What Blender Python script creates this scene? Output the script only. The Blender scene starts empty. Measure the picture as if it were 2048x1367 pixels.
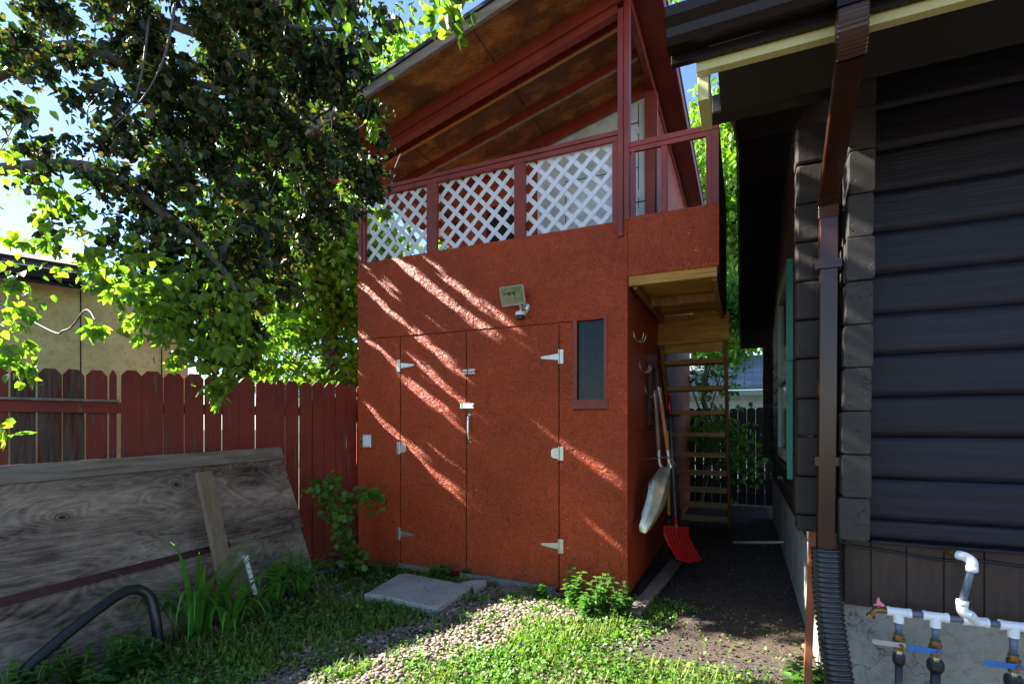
import bpy, bmesh, math, random
import numpy as np
from mathutils import Vector, Matrix, noise as mnoise
R = math.radians
random.seed(7)
rng = np.random.default_rng(7)
scene = bpy.context.scene
COL = scene.collection

# ------------------------------------------------------------------ camera
CAMH = 1.5
YAW = 24.3
cd = bpy.data.cameras.new("camera"); cam = bpy.data.objects.new("camera", cd); COL.objects.link(cam)
cam.location = (0, 0, CAMH); cam.rotation_euler = (R(90), 0, R(YAW))
cd.sensor_width = 36; cd.lens = 36 * 1030 / 2048
cd.shift_y = (850 - 683.5) / 2048
cd.clip_start = 0.05; cd.clip_end = 800
scene.camera = cam
# ------------------------------------------------------------------ light
SUN_AZ = 9.0      # degrees the sun stands in front of the shed's front plane (towards the camera)
SUN_EL = 37.0
ts = Vector((-math.cos(R(SUN_EL)) * math.cos(R(SUN_AZ)), -math.cos(R(SUN_EL)) * math.sin(R(SUN_AZ)), math.sin(R(SUN_EL))))
sl = bpy.data.lights.new("sun", 'SUN'); sun = bpy.data.objects.new("sun", sl); COL.objects.link(sun)
sl.energy = 5.0; sl.angle = R(0.5); sl.color = (1.0, 0.94, 0.84)
sun.rotation_euler = ts.to_track_quat('Z', 'Y').to_euler(); sun.location = (-20, -5, 20)
world = bpy.data.worlds.new("World"); scene.world = world; world.use_nodes = True
wn = world.node_tree.nodes; wl = world.node_tree.links
for n in list(wn): wn.remove(n)
sky = wn.new('ShaderNodeTexSky'); sky.sky_type = 'NISHITA'; sky.sun_disc = False
sky.sun_elevation = R(SUN_EL); sky.sun_rotation = math.atan2(ts.x, ts.y)
sky.air_density = 1.0; sky.dust_density = 0.15; sky.ozone_density = 4.0
bg = wn.new('ShaderNodeBackground'); bg.inputs[1].default_value = 0.058
wo = wn.new('ShaderNodeOutputWorld')
tcw = wn.new('ShaderNodeTexCoord'); mpw = wn.new('ShaderNodeMapping'); mpw.inputs['Scale'].default_value = (1.6, 1.6, 6.0)
nzw = wn.new('ShaderNodeTexNoise'); nzw.inputs['Scale'].default_value = 1.6; nzw.inputs['Detail'].default_value = 7; nzw.inputs['Roughness'].default_value = 0.6
crw = wn.new('ShaderNodeValToRGB'); crw.color_ramp.elements[0].position = 0.55; crw.color_ramp.elements[1].position = 0.85
mxw = wn.new('ShaderNodeMixRGB'); mxw.inputs[2].default_value = (3.6, 3.6, 3.7, 1)
wl.new(tcw.outputs['Generated'], mpw.inputs[0]); wl.new(mpw.outputs[0], nzw.inputs[0]); wl.new(nzw.outputs[0], crw.inputs[0])
wl.new(crw.outputs[0], mxw.inputs[0]); wl.new(sky.outputs[0], mxw.inputs[1]); wl.new(mxw.outputs[0], bg.inputs[0]); wl.new(bg.outputs[0], wo.inputs[0])
scene.view_settings.view_transform = 'Standard'; scene.view_settings.look = 'None'
scene.view_settings.exposure = 2.55; scene.view_settings.gamma = 1.0
scene.cycles.max_bounces = 8; scene.cycles.transmission_bounces = 6; scene.cycles.transparent_max_bounces = 8

# ------------------------------------------------------------------ pixel helper (only to read real positions off the photo on known planes)
CS, CC = math.sin(R(YAW)), math.cos(R(YAW))
def xat(px, Y):
    t = (px - 1024) / 1030; return Y * (CC * t - CS) / (CS * t + CC)
def at(px, py, d):
    r = (px - 1024) / 1030 * d
    return Vector((CC * r - CS * d, CS * r + CC * d, CAMH + (850 - py) / 1030 * d))
def aty(px, py, Y):
    X = xat(px, Y); d = -CS * X + CC * Y
    return Vector((X, Y, CAMH + (850 - py) / 1030 * d))
def gnd(px, py, z=0.0):
    return at(px, py, (CAMH - z) * 1030 / (py - 850))

# ------------------------------------------------------------------ materials
def newmat(name):
    m = bpy.data.materials.new(name); m.use_nodes = True
    nt = m.node_tree; b = nt.nodes['Principled BSDF']; return m, nt, b
def N(nt, t, **k):
    n = nt.nodes.new(t)
    for a, v in k.items():
        if a.startswith('i_'): n.inputs[a[2:].replace('_', ' ')].default_value = v
        else: setattr(n, a, v)
    return n
def L(nt, a, b): nt.links.new(a, b)
def coords(nt, scale=(1, 1, 1), rot=(0, 0, 0)):
    tc = N(nt, 'ShaderNodeTexCoord'); mp = N(nt, 'ShaderNodeMapping')
    mp.inputs['Scale'].default_value = scale; mp.inputs['Rotation'].default_value = rot
    L(nt, tc.outputs['Object'], mp.inputs[0]); return mp.outputs[0]
def ramp(nt, fac, stops):
    r = N(nt, 'ShaderNodeValToRGB'); e = r.color_ramp.elements
    while len(e) < len(stops): e.new(0.5)
    for k, (p, c) in enumerate(stops):
        e[k].position = p; e[k].color = (c[0], c[1], c[2], 1) if not isinstance(c, (int, float)) else (c, c, c, 1)
    L(nt, fac, r.inputs[0]); return r.outputs[0]
def mix(nt, f, a, b, mode='MIX'):
    m = N(nt, 'ShaderNodeMixRGB', blend_type=mode)
    for s, v in ((0, f), (1, a), (2, b)):
        if hasattr(v, 'links'): L(nt, v, m.inputs[s])
        elif isinstance(v, (int, float)): m.inputs[s].default_value = v if s == 0 else (v, v, v, 1)
        else: m.inputs[s].default_value = (*v, 1)
    return m.outputs[0]
def bump(nt, b, h, strength=0.3, dist=0.01, prev=None):
    bp = N(nt, 'ShaderNodeBump'); bp.inputs['Strength'].default_value = strength; bp.inputs['Distance'].default_value = dist
    L(nt, h, bp.inputs['Height'])
    if prev is not None: L(nt, prev, bp.inputs['Normal'])
    L(nt, bp.outputs[0], b.inputs['Normal']); return bp.outputs[0]
def nz(nt, v, scale, detail=4, rough=0.6, dist=0.0):
    n = N(nt, 'ShaderNodeTexNoise'); n.inputs['Scale'].default_value = scale; n.inputs['Detail'].default_value = detail
    n.inputs['Roughness'].default_value = rough; n.inputs['Distortion'].default_value = dist
    L(nt, v, n.inputs['Vector']); return n.outputs[0]
def math_(nt, op, a, b=0.0):
    m = N(nt, 'ShaderNodeMath', operation=op)
    for s, v in ((0, a), (1, b)):
        if hasattr(v, 'links'): L(nt, v, m.inputs[s])
        else: m.inputs[s].default_value = v
    return m.outputs[0]

def mat_plain(name, col, rough=0.6, metal=0.0, var=0.25, scale=8, bmp=0.15, spec=0.5):
    m, nt, b = newmat(name); v = coords(nt)
    n = nz(nt, v, scale, 5)
    L(nt, ramp(nt, n, [(0.3, tuple(c * (1 - var) for c in col)), (0.7, tuple(min(1, c * (1 + var)) for c in col))]), b.inputs['Base Color'])
    b.inputs['Roughness'].default_value = rough; b.inputs['Metallic'].default_value = metal
    b.inputs['Specular IOR Level'].default_value = spec
    if bmp: bump(nt, b, nz(nt, v, scale * 12, 3), bmp, 0.004)
    return m
def mat_osb(name, col, axis='Y', rough=0.5):
    """painted strand board: short raised strands lying every way"""
    m, nt, b = newmat(name)
    tc = N(nt, 'ShaderNodeTexCoord'); src = tc.outputs['Object']
    warp = N(nt, 'ShaderNodeTexNoise'); warp.inputs['Scale'].default_value = 9; warp.inputs['Detail'].default_value = 3; L(nt, src, warp.inputs['Vector'])
    wv = N(nt, 'ShaderNodeVectorMath', operation='SCALE'); L(nt, warp.outputs['Color'], wv.inputs[0]); wv.inputs['Scale'].default_value = 0.09
    ad = N(nt, 'ShaderNodeVectorMath', operation='ADD'); L(nt, src, ad.inputs[0]); L(nt, wv.outputs[0], ad.inputs[1])
    hs = []
    for k, (vs, ns) in enumerate(((15, 55), (24, 80))):
        off = N(nt, 'ShaderNodeVectorMath', operation='ADD'); L(nt, ad.outputs[0], off.inputs[0]); off.inputs[1].default_value = (k * 3.3, k * 1.7, k * 5.1)
        vo = N(nt, 'ShaderNodeTexVoronoi'); vo.inputs['Scale'].default_value = vs; L(nt, off.outputs[0], vo.inputs['Vector'])
        sp = N(nt, 'ShaderNodeSeparateColor'); L(nt, vo.outputs['Color'], sp.inputs[0])
        ang = math_(nt, 'MULTIPLY', sp.outputs[0], 3.1416)
        vr = N(nt, 'ShaderNodeVectorRotate', rotation_type='Y_AXIS' if axis == 'Y' else 'X_AXIS'); L(nt, off.outputs[0], vr.inputs['Vector']); L(nt, ang, vr.inputs['Angle'])
        mp = N(nt, 'ShaderNodeMapping'); mp.inputs['Scale'].default_value = (0.16, 1, 1) if axis == 'Y' else (1, 0.16, 1); L(nt, vr.outputs[0], mp.inputs[0])
        n = nz(nt, mp.outputs[0], ns, 3, 0.55); hs.append(n)
    h = math_(nt, 'ADD', hs[0], hs[1])
    hc = ramp(nt, math_(nt, 'MULTIPLY', h, 0.5), [(0.36, 0.0), (0.5, 0.55), (0.62, 1.0)])
    big = nz(nt, src, 1.3, 4); 
    c1 = ramp(nt, big, [(0.3, tuple(c * 0.8 for c in col)), (0.7, tuple(min(1, c * 1.15) for c in col))])
    relief_shade = mix(nt, 1.0, ramp(nt, hs[0], [(0.33, 0.72), (0.45, 1.0)]), ramp(nt, hs[1], [(0.32, 0.62), (0.45, 1.0), (0.58, 1.0), (0.7, 1.3)]), 'MULTIPLY')  # relief shading put into the colour: low strands darker, high ones lighter
    c2 = mix(nt, 1.0, c1, relief_shade, 'MULTIPLY')
    # chips of bare wood
    ch = nz(nt, src, 38, 2, 0.5); ch2 = nz(nt, src, 2.2, 2)
    cm = ramp(nt, math_(nt, 'MULTIPLY', ch, math_(nt, 'ADD', ch2, 0.5)), [(0.84, 0.0), (0.85, 1.0)])
    c3 = mix(nt, cm, c2, (0.5, 0.4, 0.3))
    sz_ = N(nt, 'ShaderNodeSeparateXYZ'); L(nt, src, sz_.inputs[0])
    mud = math_(nt, 'SUBTRACT', nz(nt, src, 26, 5, 0.75), math_(nt, 'MULTIPLY', sz_.outputs[2], 0.75))
    c3 = mix(nt, ramp(nt, mud, [(0.42, 0.0), (0.52, 0.75)]), c3, (0.10, 0.065, 0.045))
    L(nt, c3, b.inputs['Base Color'])
    b.inputs['Roughness'].default_value = rough
    b.inputs['Specular IOR Level'].default_value = 0.35
    bump(nt, b, hc, 1.0, 0.007)
    return m
def mat_wood(name, dark, light, grain=(1.2, 14, 14), rough=0.75, bmp=0.35, paint=None, wear=0.5, spec=0.35, rand=0.25):
    """grain runs along the axis with the small scale; optional worn paint on top"""
    m, nt, b = newmat(name); v = coords(nt, grain)
    n = nz(nt, v, 3.0, 8, 0.65, 0.6)
    c = ramp(nt, n, [(0.25, dark), (0.5, tuple((a + d) / 2 for a, d in zip(dark, light))), (0.75, light)])
    if paint:
        v2 = coords(nt, tuple(g * 0.45 for g in grain))
        w = ramp(nt, nz(nt, v2, 5, 6, 0.7), [(wear, 0.0), (wear + 0.05, 1.0)])
        pv = ramp(nt, nz(nt, coords(nt), 2.5, 4), [(0.3, tuple(p * 0.75 for p in paint)), (0.7, tuple(min(1, p * 1.2) for p in paint))])
        c = mix(nt, w, c, pv)
    g = N(nt, 'ShaderNodeNewGeometry')
    hv = N(nt, 'ShaderNodeHueSaturation'); L(nt, c, hv.inputs['Color'])
    mr = N(nt, 'ShaderNodeMapRange'); mr.inputs['To Min'].default_value = 1 - rand; mr.inputs['To Max'].default_value = 1 + rand
    L(nt, g.outputs['Random Per Island'], mr.inputs[0]); L(nt, mr.outputs[0], hv.inputs['Value'])
    L(nt, hv.outputs[0], b.inputs['Base Color']); b.inputs['Roughness'].default_value = rough; b.inputs['Specular IOR Level'].default_value = spec
    bump(nt, b, n, bmp, 0.006)
    return m
def mat_ply(name, dark, light, ax=(0.28, 0.28, 1.0), freq=55, bmp=0.3, knots=3.2, stain=None):
    """flat-sawn veneer: contour lines of a stretched noise, knots with rings"""
    m, nt, b = newmat(name); v = coords(nt, ax)
    base = nz(nt, v, 2.1, 3, 0.5, 0.9)
    vk = N(nt, 'ShaderNodeTexVoronoi'); vk.inputs['Scale'].default_value = knots; L(nt, coords(nt, tuple((a + 1) / 2 for a in ax)), vk.inputs['Vector'])
    kd = vk.outputs['Distance']
    pull = math_(nt, 'DIVIDE', 0.02, math_(nt, 'ADD', kd, 0.05))
    f = math_(nt, 'ADD', base, pull)
    s = math_(nt, 'SINE', math_(nt, 'MULTIPLY', f, freq))
    fine = nz(nt, coords(nt, tuple(a * 3.2 for a in ax)), 7, 6, 0.75)
    sm = math_(nt, 'ADD', math_(nt, 'MULTIPLY', s, 0.085), math_(nt, 'ADD', math_(nt, 'MULTIPLY', fine, 0.9), 0.05))
    pat = nz(nt, coords(nt, ax), 3.0, 3)
    sm2 = math_(nt, 'ADD', sm, math_(nt, 'MULTIPLY', math_(nt, 'SUBTRACT', pat, 0.5), 1.3))
    c = ramp(nt, sm2, [(0.15, dark), (0.55, tuple((a * 0.55 + d * 0.45) for a, d in zip(dark, light))), (0.95, light)])
    kc = ramp(nt, kd, [(0.035, 0.12), (0.055, 0.9), (0.07, 0.45), (0.1, 1.0)])
    c = mix(nt, 1.0, c, kc, 'MULTIPLY')
    if stain:
        st = ramp(nt, nz(nt, coords(nt), 1.6, 5, 0.65), [(0.44, 0.0), (0.54, 0.85)])
        c = mix(nt, st, c, stain)
    L(nt, c, b.inputs['Base Color']); b.inputs['Roughness'].default_value = 0.8; b.inputs['Specular IOR Level'].default_value = 0.3
    bump(nt, b, sm, bmp, 0.004)
    return m
def mat_leaf(name, a, b_, c=None, trans=0.5, rough=0.45, spec=0.4):
    m, nt, b = newmat(name)
    g = N(nt, 'ShaderNodeNewGeometry')
    st = [(0.0, a), (0.75, b_)] + ([(1.0, c)] if c else [])
    r = ramp(nt, g.outputs['Random Per Island'], st)
    n = ramp(nt, nz(nt, coords(nt), 1.1, 3), [(0.3, 0.7), (0.7, 1.25)])
    r = mix(nt, 1.0, r, n, 'MULTIPLY')
    L(nt, r, b.inputs['Base Color']); b.inputs['Roughness'].default_value = rough; b.inputs['Specular IOR Level'].default_value = spec
    t = N(nt, 'ShaderNodeBsdfTranslucent')
    tcv = mix(nt, 1.0, r, (1.5, 1.9, 0.5), 'MULTIPLY'); L(nt, tcv, t.inputs[0])
    ms = N(nt, 'ShaderNodeMixShader'); ms.inputs[0].default_value = trans
    out = nt.nodes['Material Output']
    L(nt, b.outputs[0], ms.inputs[1]); L(nt, t.outputs[0], ms.inputs[2]); L(nt, ms.outputs[0], out.inputs[0])
    return m
def mat_glass(name):
    m, nt, b = newmat(name)
    v = coords(nt)
    d = ramp(nt, nz(nt, v, 40, 6, 0.7), [(0.55, (0.006, 0.007, 0.010)), (0.8, (0.06, 0.065, 0.07))])
    L(nt, d, b.inputs['Base Color']); b.inputs['Roughness'].default_value = 0.12; b.inputs['Specular IOR Level'].default_value = 0.25
    return m
def mat_shingle(name, c1, c2, sx=0.3, sy=0.14):
    m, nt, b = newmat(name)
    tc = N(nt, 'ShaderNodeTexCoord')
    br = N(nt, 'ShaderNodeTexBrick'); L(nt, tc.outputs['UV'], br.inputs['Vector'])
    br.inputs['Color1'].default_value = (*c1, 1); br.inputs['Color2'].default_value = (*c2, 1); br.inputs['Mortar'].default_value = (c1[0] * .25, c1[1] * .25, c1[2] * .25, 1)
    br.inputs['Scale'].default_value = 1; br.inputs['Brick Width'].default_value = sx; br.inputs['Row Height'].default_value = sy; br.inputs['Mortar Size'].default_value = 0.008
    c = mix(nt, 1.0, br.outputs[0], ramp(nt, nz(nt, tc.outputs['UV'], 60, 3), [(0.3, 0.75), (0.7, 1.2)]), 'MULTIPLY')
    L(nt, c, b.inputs['Base Color']); b.inputs['Roughness'].default_value = 0.9
    bump(nt, b, br.outputs['Fac'], -0.6, 0.01); return m
def mat_stucco(name, col, crack=False, sc=30):
    m, nt, b = newmat(name); v = coords(nt)
    n = nz(nt, v, sc, 6, 0.65, 0.5); big = nz(nt, v, 3, 5)
    c = ramp(nt, big, [(0.3, tuple(x * 0.72 for x in col)), (0.7, tuple(min(1, x * 1.15) for x in col))])
    c = mix(nt, 1.0, c, ramp(nt, n, [(0.3, 0.7), (0.5, 1.0)]), 'MULTIPLY')
    h = n
    if crack:
        w = N(nt, 'ShaderNodeTexNoise'); w.inputs['Scale'].default_value = 6; w.inputs['Detail'].default_value = 6; L(nt, v, w.inputs['Vector'])
        sc_ = N(nt, 'ShaderNodeVectorMath', operation='SCALE'); sc_.inputs['Scale'].default_value = 0.3; L(nt, w.outputs['Color'], sc_.inputs[0])
        a = N(nt, 'ShaderNodeVectorMath', operation='ADD'); L(nt, v, a.inputs[0]); L(nt, sc_.outputs[0], a.inputs[1])
        vo = N(nt, 'ShaderNodeTexVoronoi', feature='DISTANCE_TO_EDGE'); vo.inputs['Scale'].default_value = 4.2; L(nt, a.outputs[0], vo.inputs['Vector'])
        ck = ramp(nt, vo.outputs['Distance'], [(0.0, 0.3), (0.014, 1.0)])
        ck = mix(nt, ramp(nt, nz(nt, v, 2.5, 2), [(0.45, 0.0), (0.55, 1.0)]), 1.0, ck)
        c = mix(nt, 1.0, c, ck, 'MULTIPLY')
        c = mix(nt, ramp(nt, nz(nt, v, 5, 6, 0.7), [(0.55, 0.0), (0.75, 0.7)]), c, (0.16, 0.10, 0.05))
        h = mix(nt, 1.0, n, ck, 'MULTIPLY')
    L(nt, c, b.inputs['Base Color']); b.inputs['Roughness'].default_value = 0.9
    bump(nt, b, h, 0.6, 0.008); return m

RED = (0.455, 0.062, 0.012)
M = {}
M['osb'] = mat_osb('red_painted_strand_board', RED, 'Y')
M['osb_side'] = mat_osb('red_painted_strand_board_side', RED, 'X')
M['redx'] = mat_wood('red_painted_lumber', (0.06, 0.03, 0.02), (0.2, 0.1, 0.07), (1.2, 12, 12), 0.5, 0.15, (0.27, 0.036, 0.018), 0.30, 0.5, 0.08)
M['redy'] = mat_wood('red_painted_lumber_deep', (0.06, 0.03, 0.02), (0.2, 0.1, 0.07), (12, 1.2, 12), 0.5, 0.15, (0.27, 0.036, 0.018), 0.30, 0.5, 0.08)
M['redz'] = mat_wood('red_painted_post', (0.06, 0.03, 0.02), (0.2, 0.1, 0.07), (12, 12, 1.2), 0.5, 0.15, (0.27, 0.038, 0.022), 0.30, 0.5, 0.08)
M['picket'] = mat_wood('worn_red_fence_stain', (0.05, 0.03, 0.025), (0.22, 0.14, 0.11), (10, 10, 0.9), 0.65, 0.3, (0.22, 0.028, 0.014), 0.37, 0.4, 0.35)
M['picket_worn'] = mat_wood('weathered_picket', (0.02, 0.014, 0.012), (0.17, 0.11, 0.08), (14, 14, 0.9), 0.8, 0.4, (0.12, 0.02, 0.013), 0.52, 0.3, 0.3)
M['grey'] = mat_wood('grey_weathered_lumber', (0.10, 0.08, 0.07), (0.30, 0.26, 0.22), (10, 0.9, 10), 0.85, 0.4, rand=0.1)
M['greyx'] = mat_wood('grey_weathered_lumber_wide', (0.12, 0.09, 0.07), (0.38, 0.30, 0.23), (0.9, 12, 12), 0.85, 0.4, rand=0.1)
M['plank'] = mat_wood('tan_weathered_plank', (0.13, 0.095, 0.065), (0.30, 0.23, 0.16), (12, 12, 0.9), 0.85, 0.4, rand=0.05)
M['ply'] = mat_ply('weathered_plywood', (0.040, 0.026, 0.022), (0.42, 0.34, 0.28), (1.3, 0.33, 1.3), 150, 0.3, 2.6)
M['plyroof'] = mat_ply('roof_sheathing_plywood', (0.12, 0.038, 0.010), (0.55, 0.22, 0.06), (0.6, 2.2, 2.2), 90, 0.25, 1.5, (0.11, 0.042, 0.018))
M['maroon'] = mat_wood('dark_maroon_trim', (0.035, 0.012, 0.014), (0.08, 0.03, 0.03), (12, 0.9, 12), 0.6, 0.2)
M['yellow'] = mat_wood('yellow_pine_lumber', (0.26, 0.10, 0.018), (0.82, 0.46, 0.09), (0.9, 9, 9), 0.65, 0.3, rand=0.25)
M['yellowy'] = mat_wood('yellow_pine_stringer', (0.16, 0.07, 0.02), (0.42, 0.24, 0.08), (9, 1.2, 2), 0.65, 0.3, rand=0.15)
M['step'] = mat_wood('weathered_pine_tread', (0.2, 0.10, 0.03), (0.55, 0.33, 0.12), (0.9, 9, 9), 0.7, 0.3, rand=0.2)
M['log'] = mat_wood('dark_brown_log_sky_tint', (0.005, 0.005, 0.009), (0.016, 0.0155, 0.028), (0.7, 8, 16), 0.5, 0.5, rand=0.2, spec=0.3)  # brown stain with the sky's bluish sheen put into the colour
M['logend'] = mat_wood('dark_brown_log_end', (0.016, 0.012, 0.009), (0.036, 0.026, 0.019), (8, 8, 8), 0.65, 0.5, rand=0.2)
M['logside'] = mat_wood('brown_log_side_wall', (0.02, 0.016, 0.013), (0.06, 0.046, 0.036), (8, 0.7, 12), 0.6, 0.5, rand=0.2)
M['skirt'] = mat_wood('brown_grooved_siding', (0.035, 0.022, 0.017), (0.065, 0.042, 0.032), (10, 10, 1), 0.65, 0.25, rand=0.08)
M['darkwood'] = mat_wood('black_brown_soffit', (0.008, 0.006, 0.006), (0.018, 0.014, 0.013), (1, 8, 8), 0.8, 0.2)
M['cream'] = mat_plain('cream_fascia_paint', (0.52, 0.50, 0.24), 0.5, 0, 0.06, 3, 0.05)
M['white'] = mat_plain('white_vinyl', (0.80, 0.80, 0.84), 0.35, 0, 0.03, 4, 0.02)
M['whitewall'] = mat_wood('white_painted_plywood', (0.3, 0.3, 0.28), (0.5, 0.48, 0.45), (8, 8, 0.8), 0.6, 0.15, (0.62, 0.66, 0.64), 0.33, 0.4, 0.04)
M['steel'] = mat_plain('galvanised_steel', (0.62, 0.62, 0.56), 0.38, 0.85, 0.12, 40, 0.1)
M['alu'] = mat_plain('scratched_aluminium_scoop', (0.58, 0.55, 0.42), 0.36, 0.8, 0.25, 9, 0.15)
M['chrome'] = mat_plain('bright_zinc', (0.75, 0.75, 0.72), 0.22, 0.9, 0.1, 20, 0.05)
M['glass'] = mat_glass('dusty_dark_glass')
M['lampglass'] = mat_plain('floodlight_glass', (0.24, 0.27, 0.14), 0.12, 0.25, 0.35, 18, 0, 0.8)
M['black'] = mat_plain('black_plastic', (0.016, 0.017, 0.022), 0.35, 0, 0.2, 20, 0.05)
M['hose'] = mat_plain('black_corrugated_plastic', (0.02, 0.02, 0.023), 0.28, 0, 0.3, 15, 0.03, 0.6)
M['brownmetal'] = mat_plain('brown_painted_metal', (0.034, 0.011, 0.006), 0.22, 0.0, 0.15, 6, 0.03, 0.5)
M['guttermetal'] = mat_plain('dark_brown_gutter_metal', (0.010, 0.006, 0.006), 0.3, 0.0, 0.15, 6, 0.03, 0.25)
M['stake'] = mat_wood('orange_brown_stake', (0.25, 0.07, 0.03), (0.45, 0.16, 0.08), (10, 10, 1), 0.6, 0.2)
M['pvcgrey'] = mat_plain('grey_pvc', (0.11, 0.14, 0.20), 0.35, 0, 0.1, 10, 0.02)
M['pvcwhite'] = mat_plain('white_pvc_fitting', (0.82, 0.84, 0.88), 0.3, 0, 0.03, 10, 0.02)
M['blue'] = mat_plain('blue_valve_lever', (0.02, 0.16, 0.50), 0.4, 0, 0.1, 10, 0.02)
M['palelever'] = mat_plain('faded_pale_lever', (0.42, 0.36, 0.36), 0.4, 0, 0.1, 10, 0.02)
M['pink'] = mat_plain('faded_pink_tap_key', (0.75, 0.22, 0.30), 0.4, 0, 0.1, 10, 0.02)
M['brass'] = mat_plain('tarnished_brass', (0.26, 0.14, 0.055), 0.4, 0.7, 0.4, 30, 0.1)
M['stucco'] = mat_stucco('cracked_grey_foundation', (0.34, 0.33, 0.29), True)
M['stucco_cream'] = mat_stucco('cream_green_stucco', (0.64, 0.66, 0.30), False, 22)
M['yellowwall'] = mat_stucco('yellow_stucco', (0.75, 0.58, 0.26), False, 22)
M['whitepaint'] = mat_stucco('white_garage_stucco', (0.66, 0.68, 0.62), False, 22)
M['shingle'] = mat_shingle('brown_grey_shingles', (0.09, 0.08, 0.085), (0.16, 0.145, 0.15))
M['shingle_blue'] = mat_shingle('blue_grey_shingles', (0.20, 0.23, 0.30), (0.32, 0.35, 0.43), 0.45, 0.16)
M['tan'] = mat_plain('pale_green_window_paint', (0.42, 0.52, 0.42), 0.5, 0, 0.1, 10, 0.03)
M['teal'] = mat_plain('teal_painted_trim', (0.06, 0.30, 0.22), 0.45, 0, 0.15, 10, 0.03)
M['redplastic'] = mat_plain('red_plastic', (0.42, 0.010, 0.010), 0.3, 0, 0.1, 10, 0.02, 0.6)
M['orangewood'] = mat_wood('orange_varnished_handle', (0.40, 0.13, 0.03), (0.62, 0.25, 0.08), (10, 10, 1), 0.4, 0.1)
M['palewood'] = mat_wood('pale_ash_handle', (0.22, 0.15, 0.09), (0.42, 0.31, 0.2), (10, 10, 1), 0.6, 0.1)
M['yellowpl'] = mat_plain('yellow_fibreglass', (0.65, 0.48, 0.02), 0.4)
M['darkfence'] = mat_wood('shade_darkened_brown_board', (0.008, 0.005, 0.004), (0.03, 0.018, 0.014), (10, 10, 1), 0.8, 0.3)  # alley shadow put into the dark brown colour
M['concrete'] = mat_stucco('pale_concrete', (0.40, 0.41, 0.38), False, 60)
M['wire'] = mat_plain('black_cable', (0.012, 0.012, 0.014), 0.45)
M['twine'] = mat_plain('rusty_wire_tie', (0.22, 0.12, 0.07), 0.7)
M['bark'] = mat_plain('grey_brown_bark', (0.10, 0.08, 0.065), 0.9, 0, 0.5, 14, 0.8)
M['twig'] = mat_plain('pale_purple_twig', (0.09, 0.07, 0.07), 0.7, 0, 0.3, 20, 0.2)
M['stem'] = mat_plain('green_stem', (0.09, 0.14, 0.04), 0.6, 0, 0.2, 20, 0.1)
# foliage
M['leaf_dark'] = mat_leaf('shaded_creeper_leaf', (0.016, 0.034, 0.014), (0.042, 0.07, 0.020), (0.14, 0.10, 0.035), 0.30, 0.4)  # dark copy of the creeper leaf, crown shade put into the colour
M['leaf_fringe'] = mat_leaf('backlit_creeper_leaf', (0.08, 0.16, 0.022), (0.17, 0.25, 0.03), (0.28, 0.28, 0.05), 0.6, 0.4)  # pale yellowish copy, backlight put into the colour
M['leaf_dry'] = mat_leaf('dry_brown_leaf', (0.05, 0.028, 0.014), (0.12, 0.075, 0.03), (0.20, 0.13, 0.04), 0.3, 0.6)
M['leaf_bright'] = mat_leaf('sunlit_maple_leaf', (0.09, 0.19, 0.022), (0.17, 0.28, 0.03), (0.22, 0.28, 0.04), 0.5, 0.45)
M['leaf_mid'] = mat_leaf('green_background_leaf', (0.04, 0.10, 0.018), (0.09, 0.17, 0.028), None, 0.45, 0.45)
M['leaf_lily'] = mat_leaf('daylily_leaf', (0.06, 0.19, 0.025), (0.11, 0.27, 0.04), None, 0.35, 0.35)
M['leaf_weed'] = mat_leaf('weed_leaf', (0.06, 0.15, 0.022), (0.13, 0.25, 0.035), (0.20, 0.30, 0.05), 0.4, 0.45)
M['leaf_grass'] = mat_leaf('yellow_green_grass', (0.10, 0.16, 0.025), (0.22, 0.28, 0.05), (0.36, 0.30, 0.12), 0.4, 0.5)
M['leaf_outer'] = mat_leaf('half_lit_creeper_leaf', (0.03, 0.07, 0.014), (0.09, 0.16, 0.025), (0.16, 0.19, 0.035), 0.45, 0.45)  # lighter copy for the rear crown, sunlight put into the colour
M['leaf_broad'] = mat_leaf('broad_weed_leaf', (0.07, 0.19, 0.035), (0.13, 0.27, 0.05), None, 0.4, 0.4)

# ------------------------------------------------------------------ object helpers
def tag(o, label=None, cat=None, group=None, kind=None):
    if label: o['label'] = label
    if cat: o['category'] = cat
    if group: o['group'] = group
    if kind: o['kind'] = kind
    return o
def thing(name, label, cat, loc=(0, 0, 0), group=None):
    o = bpy.data.objects.new(name, None); COL.objects.link(o); o.location = loc; o.empty_display_size = 0.1
    return tag(o, label, cat, group)
def link(name, me, mat, parent=None, smooth=False, bev=0.0):
    o = bpy.data.objects.new(name, me); COL.objects.link(o)
    me.materials.append(mat)
    if smooth: me.polygons.foreach_set('use_smooth', [True] * len(me.polygons))
    if parent is not None:
        o.parent = parent
        if parent.type == 'EMPTY': o.matrix_parent_inverse = Matrix.Translation(-Vector(parent.location))
    if bev:
        b = o.modifiers.new('bevel', 'BEVEL'); b.width = bev; b.segments = 2; b.limit_method = 'ANGLE'; b.angle_limit = R(40)
    return o
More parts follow.
